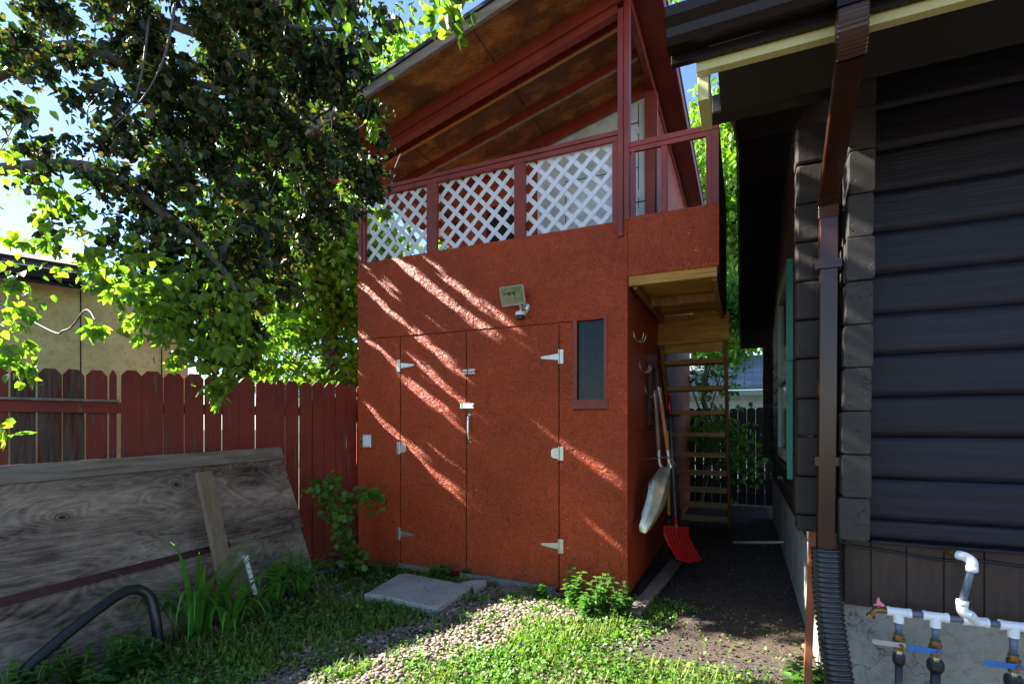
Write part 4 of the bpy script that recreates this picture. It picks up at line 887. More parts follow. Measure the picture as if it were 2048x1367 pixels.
# concrete slab, with its broken corner piece
def slab(pxs, z, th, name, lab):
    pts = [gnd(a, b_, z) for a, b_ in pxs]
    bm = bmesh.new(); vs = [bm.verts.new((p.x, p.y, z + random.uniform(-.002, .002))) for p in pts]; f = bm.faces.new(vs)
    r_ = bmesh.ops.extrude_face_region(bm, geom=[f]); vv = [e for e in r_['geom'] if isinstance(e, bmesh.types.BMVert)]
    bmesh.ops.translate(bm, verts=vv, vec=(0, 0, -th)); bmesh.ops.recalc_face_normals(bm, faces=bm.faces)
    me = bpy.data.meshes.new(name); bm.to_mesh(me); bm.free()
    o = link(name, me, M['concrete'], None, False, .008); tag(o, lab, 'slab'); return o
slab([(728, 1187), (742, 1180), (797, 1147), (812, 1145), (870, 1156), (917, 1165), (944, 1168), (939, 1176), (905, 1195), (879, 1210), (862, 1213), (842, 1208), (760, 1189)], .07, .07, 'concrete_slab', 'large flat pale concrete slab lying before the shed doors')
slab([(922, 1163), (948, 1158), (972, 1158), (974, 1163), (962, 1171), (950, 1178), (945, 1172), (946, 1167)], .066, .06, 'concrete_slab', 'small broken piece of concrete at the right corner of the larger slab')

# ------------------------------------------------------------------ shovels
def shovel(lab, top, ferr, neck, tip, hm, off):
    """handle hung by its top; scoop curving down at the bottom"""
    t = thing('shovel', lab, 'shovel', tuple(tip), 'shovels hanging on the shed side')
    top, ferr, neck, tip = map(Vector, (top, ferr, neck, tip))
    q = MB(); q.tube([top, ferr], .017, 12); q.build('handle', hm, t, True)
    dn = (ferr - top).normalized(); yv = Vector((0.0, 1.0, 0.0)); sv = dn.cross(yv).normalized(); yv = sv.cross(dn).normalized()
    q = MB(); g = top - dn * .10   # D grip
    q.tube(bez([top + dn * .03, top - dn * .03 + yv * .03, g + yv * .05, g + yv * .05 - dn * .02], 4), .012, 8); q.tube(bez([top + dn * .03, top - dn * .03 - yv * .03, g - yv * .05, g - yv * .05 - dn * .02], 4), .012, 8)
    q.tube([g + yv * .055, g - yv * .055], .014, 10); q.build('grip', M['steel'], t, True)
    q = MB(); q.tube(bez([ferr - dn * .03, ferr + dn * .10, ferr.lerp(neck, .75) , neck], 6), .019, 12); q.build('ferrule', M['steel'], t, True)
    # scoop: curved sheet
    V = []; F = []; nu, nv = 18, 14; ax = tip - neck; ln = ax.length; ax.normalize()
    wd = Vector((0.55, 0.835, 0)); wd = (wd - ax * wd.dot(ax)).normalized(); nr = ax.cross(wd).normalized()
    if nr.x > 0: nr = -nr
    for side in (0, 1):
        for i in range(nu + 1):
            u = i / nu; wid = .118 * (min(1, (u * 3.2 + .10)) ** .6) * (1 if u < .35 else 1 - .75 * (u - .35)) * (1 if u < .9 else math.sqrt(max(0.1, 1 - ((u - .9) / .11) ** 2)))
            for j in range(nv + 1):
                v_ = 2 * j / nv - 1
                depth = .085 * (abs(v_) ** 1.6) * (1 - .45 * u) - .05 * math.sin(u * math.pi) + .006 * math.sin(v_ * 11 + .5) * (1 - u) ** .5 - side * .003
                V.append(neck + ax * (u * ln) + wd * (v_ * wid) + nr * (depth))
        base = side * (nu + 1) * (nv + 1)
        for i in range(nu):
            for j in range(nv):
                a = base + i * (nv + 1) + j; f = (a, a + 1, a + nv + 2, a + nv + 1); F.append(f if side == 0 else f[::-1])
    npmesh('blade', [tuple(p) for p in V], F, M['alu'], t, True)
shovel('scoop shovel with an orange wooden handle, nearer of the pair hung on the shed side', at(1322, 800, 4.75), at(1336, 905, 4.72), at(1342, 935, 4.70), at(1291, 1066, 4.45), M['orangewood'], 0)
shovel('scoop shovel with a pale wooden handle, behind the orange handled one on the shed side', at(1312, 812, 4.95), at(1318, 905, 4.92), at(1330, 950, 4.88), at(1295, 1045, 4.66), M['palewood'], 0)
q = MB(); q.tube(bez([at(1278, 917, 4.9), at(1300, 917, 4.72), at(1330, 914, 4.62), at(1350, 922, 4.7)], 6), .004, 6); q.tube(bez([at(1335, 912, 4.62), at(1348, 925, 4.6), at(1354, 934, 4.62)], 4), .004, 6); o = q.build('wire_tie', M['twine'], None, True); tag(o, 'rusty wire tied round the handles of the two scoop shovels', 'wire')
def snowshovel(lab, top, bot, mat, hm, w, h_, grip, yaw):
    t = thing('snow_shovel', lab, 'snow shovel', tuple(bot)); top, bot = Vector(top), Vector(bot)
    q = MB(); q.tube([top, bot], .013, 10); q.build('handle', hm, t, True)
    dn = (bot - top).normalized()
    q = MB(); q.tube([top - dn * .05, top + dn * .16], .022, 12); q.build('grip', grip, t, True)
    q = MB(); q.tube([bot - dn * .05, bot + dn * .10], .021, 12); q.build('socket', mat, t, True)
    wd = Vector((math.cos(yaw), math.sin(yaw), 0)); wd = (wd - dn * wd.dot(dn)).normalized(); nr = wd.cross(dn).normalized()
    V = []; F = []; nu, nv = 14, 30
    for side in (0, 1):
        for i in range(nu + 1):
            u = i / nu
            for j in range(nv + 1):
                v_ = 2 * j / nv - 1; dpt = .13 * math.sin(u * 1.5 - .2) ** 2 + .012 * math.cos(v_ * 22) * math.sin(u * math.pi) + side * .005
                V.append(bot + dn * (.03 + u * h_ * (1 - .08 * v_ * v_)) + wd * (v_ * w / 2) - nr * dpt)
        base = side * (nu + 1) * (nv + 1)
        for i in range(nu):
            for j in range(nv):
                a = base + i * (nv + 1) + j; f = (a, a + 1, a + nv + 2, a + nv + 1); F.append(f if side == 0 else f[::-1])
    npmesh('blade', [tuple(p) for p in V], F, mat, t, True); return t
snowshovel('red plastic snow shovel with a grey shaft standing beside the staircase', at(1338, 800, 5.35), at(1352, 1045, 5.05), M['redplastic'], M['pvcgrey'], .40, .34, M['redplastic'], R(62))
snowshovel('black snow shovel with a yellow handle standing behind the red one', at(1334, 830, 5.25), at(1338, 1040, 5.15), M['black'], M['yellowpl'], .42, .36, M['black'], R(80))
q = MB(); bx_ = SX1 + .003
q.box(SX1 + .001, SX1 + .03, 5.36, 5.40, 1.50, 2.15); q.box(SX1 + .001, SX1 + .03, 5.75, 5.79, 1.50, 2.15); q.box(SX1 + .001, SX1 + .03, 5.40, 5.75, 2.11, 2.15); q.box(SX1 + .001, SX1 + .03, 5.40, 5.75, 1.50, 1.54); q.tube([(SX1 + .02, 5.3, 1.62), (SX1 + .14, 5.45, 1.6), (SX1 + .30, 5.55, 1.6)], .008, 8)
o = q.build('tool_rack', M['black'], None, bev=.003); tag(o, 'black metal frame rack on the shed side wall behind the shovel grips', 'rack')

# ------------------------------------------------------------------ neighbouring buildings
nh = thing('neighbour_house', 'cream green stucco house with brown shingle roof beyond the picket fence', 'house', (-6.5, 2.0, 0))
A0 = Vector((-6.34, 2.37, 0)); nd = Vector((.40, .917, 0)).normalized(); nn_ = Vector((-nd.y, nd.x, 0))
p0 = A0 - nd * 5; p1 = A0 + nd * 1.55
q = MB(); q.add([p0, p1, p1 + Vector((0, 0, 3.0)), p0 + Vector((0, 0, 3.0))] + [p + nn_ * 6 for p in (p0, p1, p1 + Vector((0, 0, 3.0)), p0 + Vector((0, 0, 3.0)))], [(0, 1, 2, 3), (7, 6, 5, 4), (0, 4, 5, 1), (1, 5, 6, 2), (2, 6, 7, 3), (3, 7, 4, 0)]); q.build('wall', M['stucco_cream'], nh)
q = MB()
for s_ in (.62, -.6, 1.3): a = A0 + nd * s_ - nn_ * .004; q.beam(a + Vector((0, 0, 1.5)), a + Vector((0, 0, 2.95)), .008, .006, (1, 0, 0))
q.build('wall_joint', M['darkwood'], nh)
e0 = A0 - nd * 5 - nn_ * .35; e1_ = A0 + nd * .62 - nn_ * .35
def roofslab(mb, a, b_, up, rise, th, z):
    a = Vector(a) + Vector((0, 0, z)); b_ = Vector(b_) + Vector((0, 0, z)); r_ = Vector(up) + Vector((0, 0, rise)); d_ = Vector((0, 0, -th))
    mb.add([a, b_, b_ + r_, a + r_, a + d_, b_ + d_, b_ + r_ + d_, a + r_ + d_], [(0, 1, 2, 3), (7, 6, 5, 4), (0, 4, 5, 1), (1, 5, 6, 2), (2, 6, 7, 3), (3, 7, 4, 0)])
q = MB(); roofslab(q, e0, e1_, nn_ * 3.2, .95, .07, 3.02); rf = q.build('roof', M['shingle'], nh)
def planar_uv(o, u, v_):
    me = o.data; uvl = me.uv_layers.new(name='UVMap'); u = Vector(u); v_ = Vector(v_)
    for lp in me.loops: c = me.vertices[lp.vertex_index].co; uvl.data[lp.index].uv = (c.dot(u), c.dot(v_))
planar_uv(rf, nd, (nn_ * 3.2 + Vector((0, 0, .95))).normalized())
q = MB(); roofslab(q, e0 + nn_ * .03, e1_ + nn_ * .03, nn_ * .03, 0, .14, 2.948); roofslab(q, e0 - nn_ * .06, e1_ - nn_ * .06, nn_ * .085, 0, .09, 2.935); q.build('gutter', M['guttermetal'], nh)
# yellow house with white rakes, past the shed's left corner
yh = thing('yellow_house', 'pale yellow gabled house with white rake boards far beyond the fence', 'house', tuple(at(760, 900, 14).xy) + (0,))
o_ = at(640, 850, 13); ru = Vector((CC, CS, 0)); rn = Vector((-CS, CC, 0)); o_.z = 0; o_ -= ru * .15
q = MB(); q.prism([(0, 0), (6, 0), (6, 2.5), (3, 3.9), (0, 2.5)], o_, ru, (0, 0, 1), rn, 6); q.build('wall', M['yellowwall'], yh)
q = MB(); 
for (a, b_) in (((-.45, 2.38), (3, 3.99)), ((6.45, 2.38), (3, 3.99))):
    p, r_ = o_ + ru * a[0] + Vector((0, 0, a[1])) - rn * .4, o_ + ru * b_[0] + Vector((0, 0, b_[1])) - rn * .4; q.beam(p, r_, .06, .18, (0, 0, 1))
q.build('rake_board', M['white'], yh)
q = MB()
for (a, b_) in (((-.5, 2.46), (3.0, 4.1)), ((6.5, 2.46), (3.0, 4.1))):
    p, r_ = o_ + ru * a[0] + Vector((0, 0, a[1])) + rn * 2.8, o_ + ru * b_[0] + Vector((0, 0, b_[1])) + rn * 2.8; q.beam(p, r_, 6.5, .05, (0, 0, 1))
rf = q.build('roof', M['shingle_blue'], yh); planar_uv(rf, rn, ru)
bh = thing('blue_roof_house', 'far house with a blue grey shingle roof behind the picket fence', 'house', tuple(at(560, 900, 20).xy) + (0,))
o_ = at(520, 850, 19); o_.z = 0
q = MB(); q.prism([(0, 0), (5, 0), (5, 2.7), (0, 2.7)], o_, ru, (0, 0, 1), rn, 7); q.build('wall', M['whitepaint'], bh)
q = MB(); roofslab(q, o_ - ru * .4 - rn * .4, o_ + ru * 5.4 - rn * .4, rn * 4, 1.9, .1, 2.75); rf = q.build('roof', M['shingle_blue'], bh); planar_uv(rf, ru, rn)
# garage behind the alley
ga = thing('garage', 'white garage with blue grey shingle roof behind the alley fence', 'garage', (0, 15.5, 0))
q = MB(); q.box(-3.2, 4.5, 15.4, 20, 0, 2.35); q.build('wall', M['whitepaint'], ga)
q = MB(); roofslab(q, (-3.5, 15.05, 0), (4.8, 15.05, 0), (0, 3.2, 0), 1.25, .05, 2.50); rf = q.build('roof', M['shingle_blue'], ga); planar_uv(rf, (1, 0, 0), (0, .93, .36))
q = MB(); q.box(-3.5, 4.8, 15.05, 15.09, 2.30, 2.44); q.build('fascia', M['tan'], ga)

# ------------------------------------------------------------------ trees
def tree(name, lab, base, trunk_top, r0, limbs, blobs, leafmat, size, tmpl, hang=.2, up=.3, mat2=None, group=None):
    t = thing(name, lab, 'tree', tuple(base), group)
    q = MB(); base = Vector(base); tt = Vector(trunk_top); P = bez([base, base.lerp(tt, .4) + Vector((.12, .05, 0)), base.lerp(tt, .75) - Vector((.08, 0, 0)), tt], 6)
    q.tube(P, r0, 12, [1.25 - .85 * k / (len(P) - 1) for k in range(len(P))]); q.build('trunk', M['bark'], t, True)
    for i, b_ in enumerate(limbs):
        st_ = base.lerp(tt, random.uniform(.45, .95)); e = Vector(b_); P = bez([st_, st_.lerp(e, .5) + Vector((random.uniform(-.2, .2), random.uniform(-.2, .2), .3)), e], 7)
        q = MB(); q.tube(P, r0 * .35, 8, [1 - .8 * k / (len(P) - 1) for k in range(len(P))]); q.build('limb', M['bark'], t, True)
    parts = []
    for c, r_, n in blobs:
        # leaf clumps: small sub-clusters spread through each blob
        m_ = max(6, n // 16); cc_ = blobpts(c, r_, m_, .2); P = cc_[rng.integers(0, m_, n)] + rng.normal(size=(n, 3)) * size * 1.6
        parts.append(scatter(P, size, tmpl, up, hang))
    V, F = merge(parts); npmesh('crown', V, F, leafmat, t); return t
LB_ = leaflet(.52, .12, .18)
LF, PM, LO = leaflet(.40, .10, .15), palm(5, .30, 64), lobed()
def spread(c, R_, k, r_, n):
    out = []
    for i in range(k):
        p = blobpts(c, R_, 1, .1)[0]; s_ = random.uniform(.6, 1.25); out.append((tuple(p), (r_ * s_, r_ * s_, r_ * s_ * .8), int(n * s_ * s_)))
    return out
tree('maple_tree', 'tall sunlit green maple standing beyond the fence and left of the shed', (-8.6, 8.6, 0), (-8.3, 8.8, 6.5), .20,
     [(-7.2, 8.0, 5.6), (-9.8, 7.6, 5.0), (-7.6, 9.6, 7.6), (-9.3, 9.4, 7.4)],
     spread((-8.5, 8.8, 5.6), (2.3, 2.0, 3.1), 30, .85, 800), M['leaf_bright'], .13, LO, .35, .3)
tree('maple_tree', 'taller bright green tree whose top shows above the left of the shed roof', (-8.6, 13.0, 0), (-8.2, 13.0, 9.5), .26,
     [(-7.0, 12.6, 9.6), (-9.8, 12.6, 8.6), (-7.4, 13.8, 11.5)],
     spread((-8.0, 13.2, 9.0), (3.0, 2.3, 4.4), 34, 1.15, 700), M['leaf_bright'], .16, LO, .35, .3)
tree('shade_tree', 'green tree added behind the shed to shade the alley fence, glimpsed through the left lattice', (-4.6, 10.4, 0), (-4.6, 10.4, 3.2), .12,  # added to cast shade on the alley fence; also the green behind the lattice
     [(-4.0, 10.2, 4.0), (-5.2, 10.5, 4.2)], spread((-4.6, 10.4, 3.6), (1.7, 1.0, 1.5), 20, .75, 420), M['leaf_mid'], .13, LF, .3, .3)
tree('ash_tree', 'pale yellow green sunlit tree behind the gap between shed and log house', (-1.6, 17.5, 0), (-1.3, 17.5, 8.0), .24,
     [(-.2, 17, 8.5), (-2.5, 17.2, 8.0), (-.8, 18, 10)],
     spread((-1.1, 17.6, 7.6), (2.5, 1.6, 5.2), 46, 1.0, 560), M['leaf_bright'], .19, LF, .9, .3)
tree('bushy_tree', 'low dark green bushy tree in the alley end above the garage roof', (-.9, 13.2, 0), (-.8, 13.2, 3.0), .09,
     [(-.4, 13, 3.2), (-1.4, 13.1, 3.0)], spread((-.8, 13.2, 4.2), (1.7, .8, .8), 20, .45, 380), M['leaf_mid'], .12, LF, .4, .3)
t = tree('small_shrub_tree', 'slender leafy sapling seen through the open stair treads', (-.75, 9.9, 0), (-.55, 9.9, 2.6), .03,
     [(-.2, 9.7, 1.4), (-.9, 9.8, 2.3)], [((-.5, 9.8, 2.4), (.35, .3, .5), 260), ((-.45, 9.7, 1.35), (.55, .3, .35), 420), ((-.1, 9.6, 1.0), (.5, .3, .3), 260)], M['leaf_mid'], .10, LF, .5, .5)

# the big overhanging tree in the foreground
fg = thing('overhanging_tree', 'dark foreground tree whose leafy branches hang over the upper left of the yard', 'tree', (-6.3, 1.2, 0))
q = MB(); P = bez([(-6.3, 1.2, 0), (-6.2, 1.3, 1.6), (-6.0, 1.5, 3.4), (-5.4, 1.8, 5.0), (-4.8, 2.2, 6.4)], 8); q.tube(P, .16, 14, [1.2 - .8 * k / (len(P) - 1) for k in range(len(P))]); q.build('trunk', M['bark'], fg, True)
CL = [  # px, py, depth, radius, leaves
    (30, 40, 3.0, .50, 330), (160, 60, 3.4, .55, 420), (300, 40, 3.2, .55, 460), (440, 50, 3.4, .55, 480), (560, 40, 3.6, .50, 420), (660, 60, 3.8, .40, 260), (720, 20, 3.6, .34, 160),
    (60, 150, 3.4, .50, 190), (180, 190, 3.2, .45, 280), (300, 170, 3.4, .50, 420), (420, 180, 3.3, .50, 460), (540, 170, 3.5, .50, 460), (640, 160, 3.7, .40, 300), (690, 150, 3.9, .22, 120), (738, 205, 4.1, .12, 60), (705, 215, 4.1, .16, 90),
    (40, 280, 3.4, .40, 90), (170, 300, 3.5, .38, 150), (300, 300, 3.3, .48, 400), (420, 300, 3.4, .50, 440), (530, 290, 3.6, .48, 430), (640, 280, 3.8, .40, 300), (715, 270, 4.1, .20, 150), (705, 330, 4.2, .20, 170),
    (110, 390, 3.3, .3, 60), (230, 400, 3.4, .36, 150), (340, 420, 3.3, .42, 330), (450, 420, 3.5, .45, 380), (560, 400, 3.7, .42, 330), (650, 380, 3.9, .30, 180), (738, 400, 4.3, .14, 140), (745, 330, 4.3, .12, 90),
    (270, 500, 3.3, .26, 110), (380, 530, 3.3, .34, 230), (480, 530, 3.5, .38, 290), (580, 500, 3.8, .32, 190),
    (420, 620, 3.2, .26, 150), (500, 620, 3.4, .28, 170), (360, 600, 3.2, .22, 100), (470, 700, 3.2, .20, 80),
    (100, -120, 3.2, .7, 600), (350, -130, 3.3, .75, 800), (560, -110, 3.6, .6, 600),  (300, -350, 3.6, 1.0, 1000), (640, -250, 3.9, .6, 400),
    # deeper layer, its rearmost blobs placed to shade the shed front
    (120, 90, 4.9, .6, 160), (330, 110, 5.0, .65, 260), (250, 260, 4.9, .55, 180), (60, -80, 4.8, .9, 500),
    (470, 620, 5.8, .36, 330), (500, 520, 5.8, .45, 520), (440, 430, 5.7, .5, 560), (540, 400, 5.9, .45, 480), (470, 280, 5.7, .55, 620), (570, 260, 5.9, .5, 520), (480, 130, 5.7, .6, 680), (590, 110, 5.9, .5, 560), (500, -40, 5.8, .7, 800), (620, -60, 5.9, .6, 560), (420, -180, 5.6, .9, 800), (560, -260, 5.8, .9, 900), (380, 560, 5.6, .35, 260), (360, 330, 5.5, .5, 300), (600, -480, 5.8, 1.0, 900), (400, -450, 5.6, 1.0, 800),
]
STREAKS = [(804, 540, 983, 655, .075), (862, 540, 1030, 637, .06), (960, 540, 1127, 637, .055), (714, 597, 929, 708, .05), (714, 671, 800, 722, .05), (801, 750, 929, 853, .075), (850, 745, 929, 800, .03),
           (714, 802, 815, 880, .06), (828, 903, 935, 1005, .07), (1178, 927, 1252, 988, .03), (1120, 640, 1140, 660, .06), (1170, 1040, 1252, 1095, .04),
           (740, 548, 880, 640, .018), (912, 540, 1075, 638, .022), (1030, 545, 1160, 610, .018), (716, 640, 860, 722, .015), (850, 700, 932, 750, .02), (805, 792, 930, 895, .022), (716, 745, 800, 805, .012), (860, 885, 932, 950, .02), (745, 850, 800, 893, .018), (1150, 900, 1250, 965, .02)]
parts = []; dry = []; deepl = []
for px, py, d, r_, n in CL:
    c = at(px, py, d); deep = d > 5.2; n = int(n * (1.0 if deep else (.30 if px < 430 else .42))); m_ = max(4, n // 16); cc_ = blobpts(c, (r_, r_, r_ * .9), m_, .1)
    P = cc_[rng.integers(0, m_, n)] + rng.normal(size=(n, 3)) * (.06 if deep else .042); (parts if not deep else deepl).append(scatter(P, .062 if not deep else .085, PM, .5, .5))
    P = cc_[rng.integers(0, m_, n * 2)] + rng.normal(size=(n * 2, 3)) * .05; (parts if not deep else deepl).append(scatter(P, .052 if not deep else .062, LB_, .3, .6))
    P = cc_[rng.integers(0, m_, n)] + rng.normal(size=(n, 3)) * .05; dry.append(scatter(P, .040, LF, .2, .4))
# gaps cut in the crown along the sun's rays to put streaks on the shed front
lineup = []
for x0_, y0_, x1_, y1_, w_ in STREAKS:
    a, b_ = aty(x0_, y0_, SY), aty(x1_, y1_, SY); k_ = ts.z / -ts.x
    lineup.append(((a.z + k_ * a.x + b_.z + k_ * b_.x) / 2, w_, a.x, b_.x))
def thin(V, F, per):
    nq = per[0]; nv = per[1]; n = len(V) // nv; C = V.reshape(n, nv, 3).mean(1)
    s_ = (SY - C[:, 1]) / -ts.y; X = C[:, 0] - ts.x * s_; Z = C[:, 2] - ts.z * s_; k_ = ts.z / -ts.x; c_ = Z + k_ * X
    keep = np.ones(n, bool); ok = (s_ > 0)
    for c0, w_, xa, xb in lineup:
        wob = .02 * np.sin(X * 9 + c0 * 5)
        keep &= ~(ok & (np.abs(c_ - c0 + wob) < w_ * 2.0 + .05) & (X > xa - .2) & (X < xb + .25) & (rng.random(n) < .38))
        keep &= ~(ok & (np.abs(c_ - c0 + wob) < w_ + rng.uniform(-.012, .03, n)) & (X > xa - .1) & (X < xb + .1))
    idx = np.nonzero(keep)[0]; V2 = V.reshape(n, nv, 3)[idx].reshape(-1, 3); F0_ = F.reshape(n, nq, 4)[0] 
    F2 = (F0_[None] + (np.arange(len(idx)) * nv)[:, None, None]).reshape(-1, 4); return V2, F2
pa = [thin(v, f, (10, 30)) for v, f in parts[0::2]] + [thin(v, f, (2, 6)) for v, f in parts[1::2]]
dry = [thin(v, f, (2, 6)) for v, f in dry]
pd_ = [thin(v, f, (10, 30)) for v, f in deepl[0::2]] + [thin(v, f, (2, 6)) for v, f in deepl[1::2]]
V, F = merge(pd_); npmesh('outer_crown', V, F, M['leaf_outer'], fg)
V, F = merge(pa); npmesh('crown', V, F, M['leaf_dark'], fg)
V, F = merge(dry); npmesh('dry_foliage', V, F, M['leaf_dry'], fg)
# fringe leaves, backlight put into their colour
FR = [(30, 560, 2.7, .16, 12), (10, 690, 2.4, .14, 18), (60, 740, 2.6, .07, 7), (20, 620, 2.6, .12, 10), (40, 330, 3.2, .2, 16), (230, 540, 3.0, .2, 26), (300, 600, 2.9, .2, 30), (360, 660, 2.9, .2, 34), (430, 700, 2.9, .2, 44), (440, 775, 2.9, .09, 14), (190, 655, 2.3, .05, 4), (280, 650, 2.7, .08, 8),
      (380, 580, 3.0, .26, 44), (470, 620, 3.1, .25, 44), (490, 700, 3.2, .14, 20), (270, 570, 2.8, .14, 16), (330, 530, 3.1, .22, 26), (540, 735, 3.3, .07, 5), (5, 860, 2.2, .06, 4), (740, 250, 3.9, .08, 8), (760, 430, 4.2, .08, 7), (915, 50, 2.1, .06, 6), (900, -20, 2.2, .14, 14), (700, 20, 3.0, .25, 24), (820, -60, 3.0, .3, 30), (1345, -30, 2.6, .06, 3), (80, 490, 3.1, .2, 20), (130, 420, 3.1, .2, 14), (590, 340, 3.5, .25, 14), (480, 420, 3.2, .3, 14), (230, 430, 3.1, .25, 14), (180, 500, 3.1, .16, 12)]
parts = []
for px, py, d, r_, n in FR:
    c = at(px, py, d); P = blobpts(c, (r_, r_, r_), n, .0); parts.append(scatter(P[:max(3, int(len(P) * .7))], .076, PM, .5, 1.2)); P = blobpts(c, (r_ * 1.25,) * 3, n * 2, 0); parts.append(scatter(P, .048, LB_, .4, .8))
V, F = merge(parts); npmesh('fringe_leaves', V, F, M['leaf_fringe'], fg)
# limbs and hanging twigs
LB = [[(-5.9, 1.6, 3.6), at(100, 100, 3.4), at(300, 150, 3.4), at(520, 200, 3.6), at(690, 300, 4.0)], [(-5.2, 1.9, 5.4), at(300, -60, 3.4), at(500, 40, 3.5), at(680, 60, 3.8)],
      [(-5.9, 1.6, 3.3), at(150, 330, 3.4), at(330, 430, 3.3), at(460, 560, 3.3), at(480, 690, 3.2)], [at(350, 10, 2.9), at(330, 110, 2.9), at(290, 190, 2.9), at(230, 255, 2.9)], [at(300, 10, 3.0), at(285, 140, 3.0), at(262, 210, 3.0), at(225, 250, 3.0)],
      [(-5.9, 1.5, 3.0), at(60, 640, 3.2), at(130, 660, 3.0), at(170, 620, 2.6), at(190, 640, 2.35)], [(-5.3, 1.9, 5.0), at(500, 120, 4.4), at(600, 350, 4.6), at(600, 470, 4.6)]]
for i, P in enumerate(LB):
    P = bez(P, 8); r_ = .045 if i in (0, 1, 2, 6) else .008
    q = MB(); q.tube(P, r_, 8, [1 - .75 * k / (len(P) - 1) for k in range(len(P))]); q.build('limb', M['bark'] if r_ > .01 else M['twig'], fg, True)
q = MB()
for i in range(40):
    q = MB(); px, py, d, r_, n = random.choice(CL[:37]); a = at(px + random.uniform(-60, 60), py + random.uniform(-60, 60), d); l_ = random.uniform(.2, .6)
    q.tube(bez([a, a + Vector((random.uniform(-.1, .1), random.uniform(-.1, .1), -l_ * .5)), a + Vector((random.uniform(-.25, .25), random.uniform(-.2, .2), -l_))], 3), .0035, 5); q.build('twig', M['twig'], fg, True)

# ------------------------------------------------------------------ ground plants
def blade(base, dirv, ln, w, bend, seg=9):
    V = []; F = []; up = Vector((0, 0, 1)); d = Vector(dirv).normalized(); p = Vector(base); a = R(random.uniform(68, 86)); sd = up.cross(d).normalized(); st_ = ln / seg
    for k in range(seg + 1):
        t = k / seg; ww = w * (.55 + .6 * math.sin(math.pi * min(1, t * 1.15 + .12))) * (1 if t < .6 else (1 - ((t - .6) / .4) ** 1.6) + .02)
        dr = d * math.cos(a) + up * math.sin(a); nr = sd.cross(dr)
        V += [p - sd * ww + nr * ww * .35, p, p + sd * ww + nr * ww * .35]; p = p + dr * st_; a -= R(bend) * (t + .25) / seg * 1.6
    for k in range(seg): b_ = k * 3; F += [(b_, b_ + 1, b_ + 4, b_ + 3), (b_ + 1, b_ + 2, b_ + 5, b_ + 4)]
    return np.array([tuple(v) for v in V]), np.array(F)
def lily(c, n, ln, lab, sprd=.09):
    parts = []; c = Vector(c)
    for i in range(n):
        a = random.gauss(-.6, 1.25); r_ = random.uniform(0, sprd); parts.append(blade(c + Vector((r_ * math.cos(a), r_ * math.sin(a), 0)), (math.cos(a), math.sin(a), 0), ln * random.uniform(.6, 1.15), random.uniform(.011, .019), random.uniform(60, 160)))
    V, F = merge(parts); o = npmesh('daylily', V, F, M['leaf_lily'], None, True); return tag(o, lab, 'plant', 'strappy plants along the fence')
lily(gnd(395, 1268), 34, .85, 'largest clump of strappy green leaves, left of the tan plank', .14)
lily(gnd(462, 1262), 24, .66, 'strappy clump with pale leaf bases at the foot of the tan plank', .07)
lily(gnd(330, 1255), 22, .66, 'strappy green clump in front of the black pipe bend', .08)
lily(gnd(540, 1200), 36, .62, 'strappy clump right of the white pipe stub', .12)
lily(gnd(600, 1185), 30, .55, 'rightmost strappy clump, nearest the slender shrub', .10)
lily(gnd(248, 1305), 14, .32, 'small strappy clump left of the black pipe bend', .06)
lily(gnd(505, 1225), 14, .34, 'low strappy clump between the plank and the white stub', .08)
def weed(c, h_, nst, lf, lab, name='weed_plant', mat='leaf_broad', size=.06, lean=.25, grp='leafy weeds at the shed foot'):
    t = thing(name, lab, 'plant', tuple(c), grp); c = Vector(c); q = MB(); parts = []
    for i in range(nst):
        a = random.uniform(0, 6.28); hh = h_ * random.uniform(.6, 1.05); e = c + Vector((math.cos(a) * lean * h_, math.sin(a) * lean * h_, hh)); P = bez([c + Vector((random.uniform(-.02, .02), random.uniform(-.02, .02), 0)), c.lerp(e, .5) + Vector((0, 0, .08 * h_)), e], 6)
        q.tube(P, .0035, 6)
        for k in range(lf):
            t_ = .12 + .88 * (k + 1) / lf; p = P[min(len(P) - 1, int(t_ * (len(P) - 1)))]; az = k * 2.0 + a
            for s_ in (0, math.pi):
                d = Vector((math.cos(az + s_), math.sin(az + s_), .25)).normalized(); sz = size * random.uniform(.7, 1.2) * (1.1 - .5 * t_)
                nn2 = (Vector((0, 0, 1)) - d * d.z + Vector((random.uniform(-.3, .3), random.uniform(-.3, .3), 0))).normalized(); sd = d.cross(nn2).normalized(); nn2 = sd.cross(d)
                v0, f0 = leaflet(.40, .10, .22); parts.append((np.array([tuple(p + (sd * x + d * y + nn2 * z) * sz) for x, y, z in v0]), f0))
    q.build('stem', M['stem'], t, True); V, F = merge(parts); npmesh('foliage', V, F, M[mat], t); return t
for px, py, h_, n, lab in ((1145, 1212, .30, 5, 'tall leafy weed in front of the right shed panel, left one of the sunlit group'), (1200, 1228, .34, 6, 'tallest sunlit weed before the right shed corner'), (1238, 1236, .26, 6, 'sunlit weed right at the shed corner'), (1080, 1200, .14, 5, 'low leafy weed by the grey sill timber'),
                           (885, 1166, .16, 6, 'leafy weed growing at the rear edge of the concrete slab'), (865, 1160, .13, 5, 'small weed left of the one behind the slab'), (935, 1160, .12, 5, 'small weed at the right rear of the slab'), (780, 1150, .11, 6, 'low weed between the slab and the left shed door'), (745, 1150, .12, 6, 'low weed under the left shed panel'),
                           (712, 1150, .12, 5, 'low weed at the left foot of the shed'), (1175, 1235, .18, 5, 'bushy low weed in front of the tallest sunlit weed')):
    weed(gnd(px, py), h_, n + 3, 6, lab, size=.085 if h_ > .15 else .066)
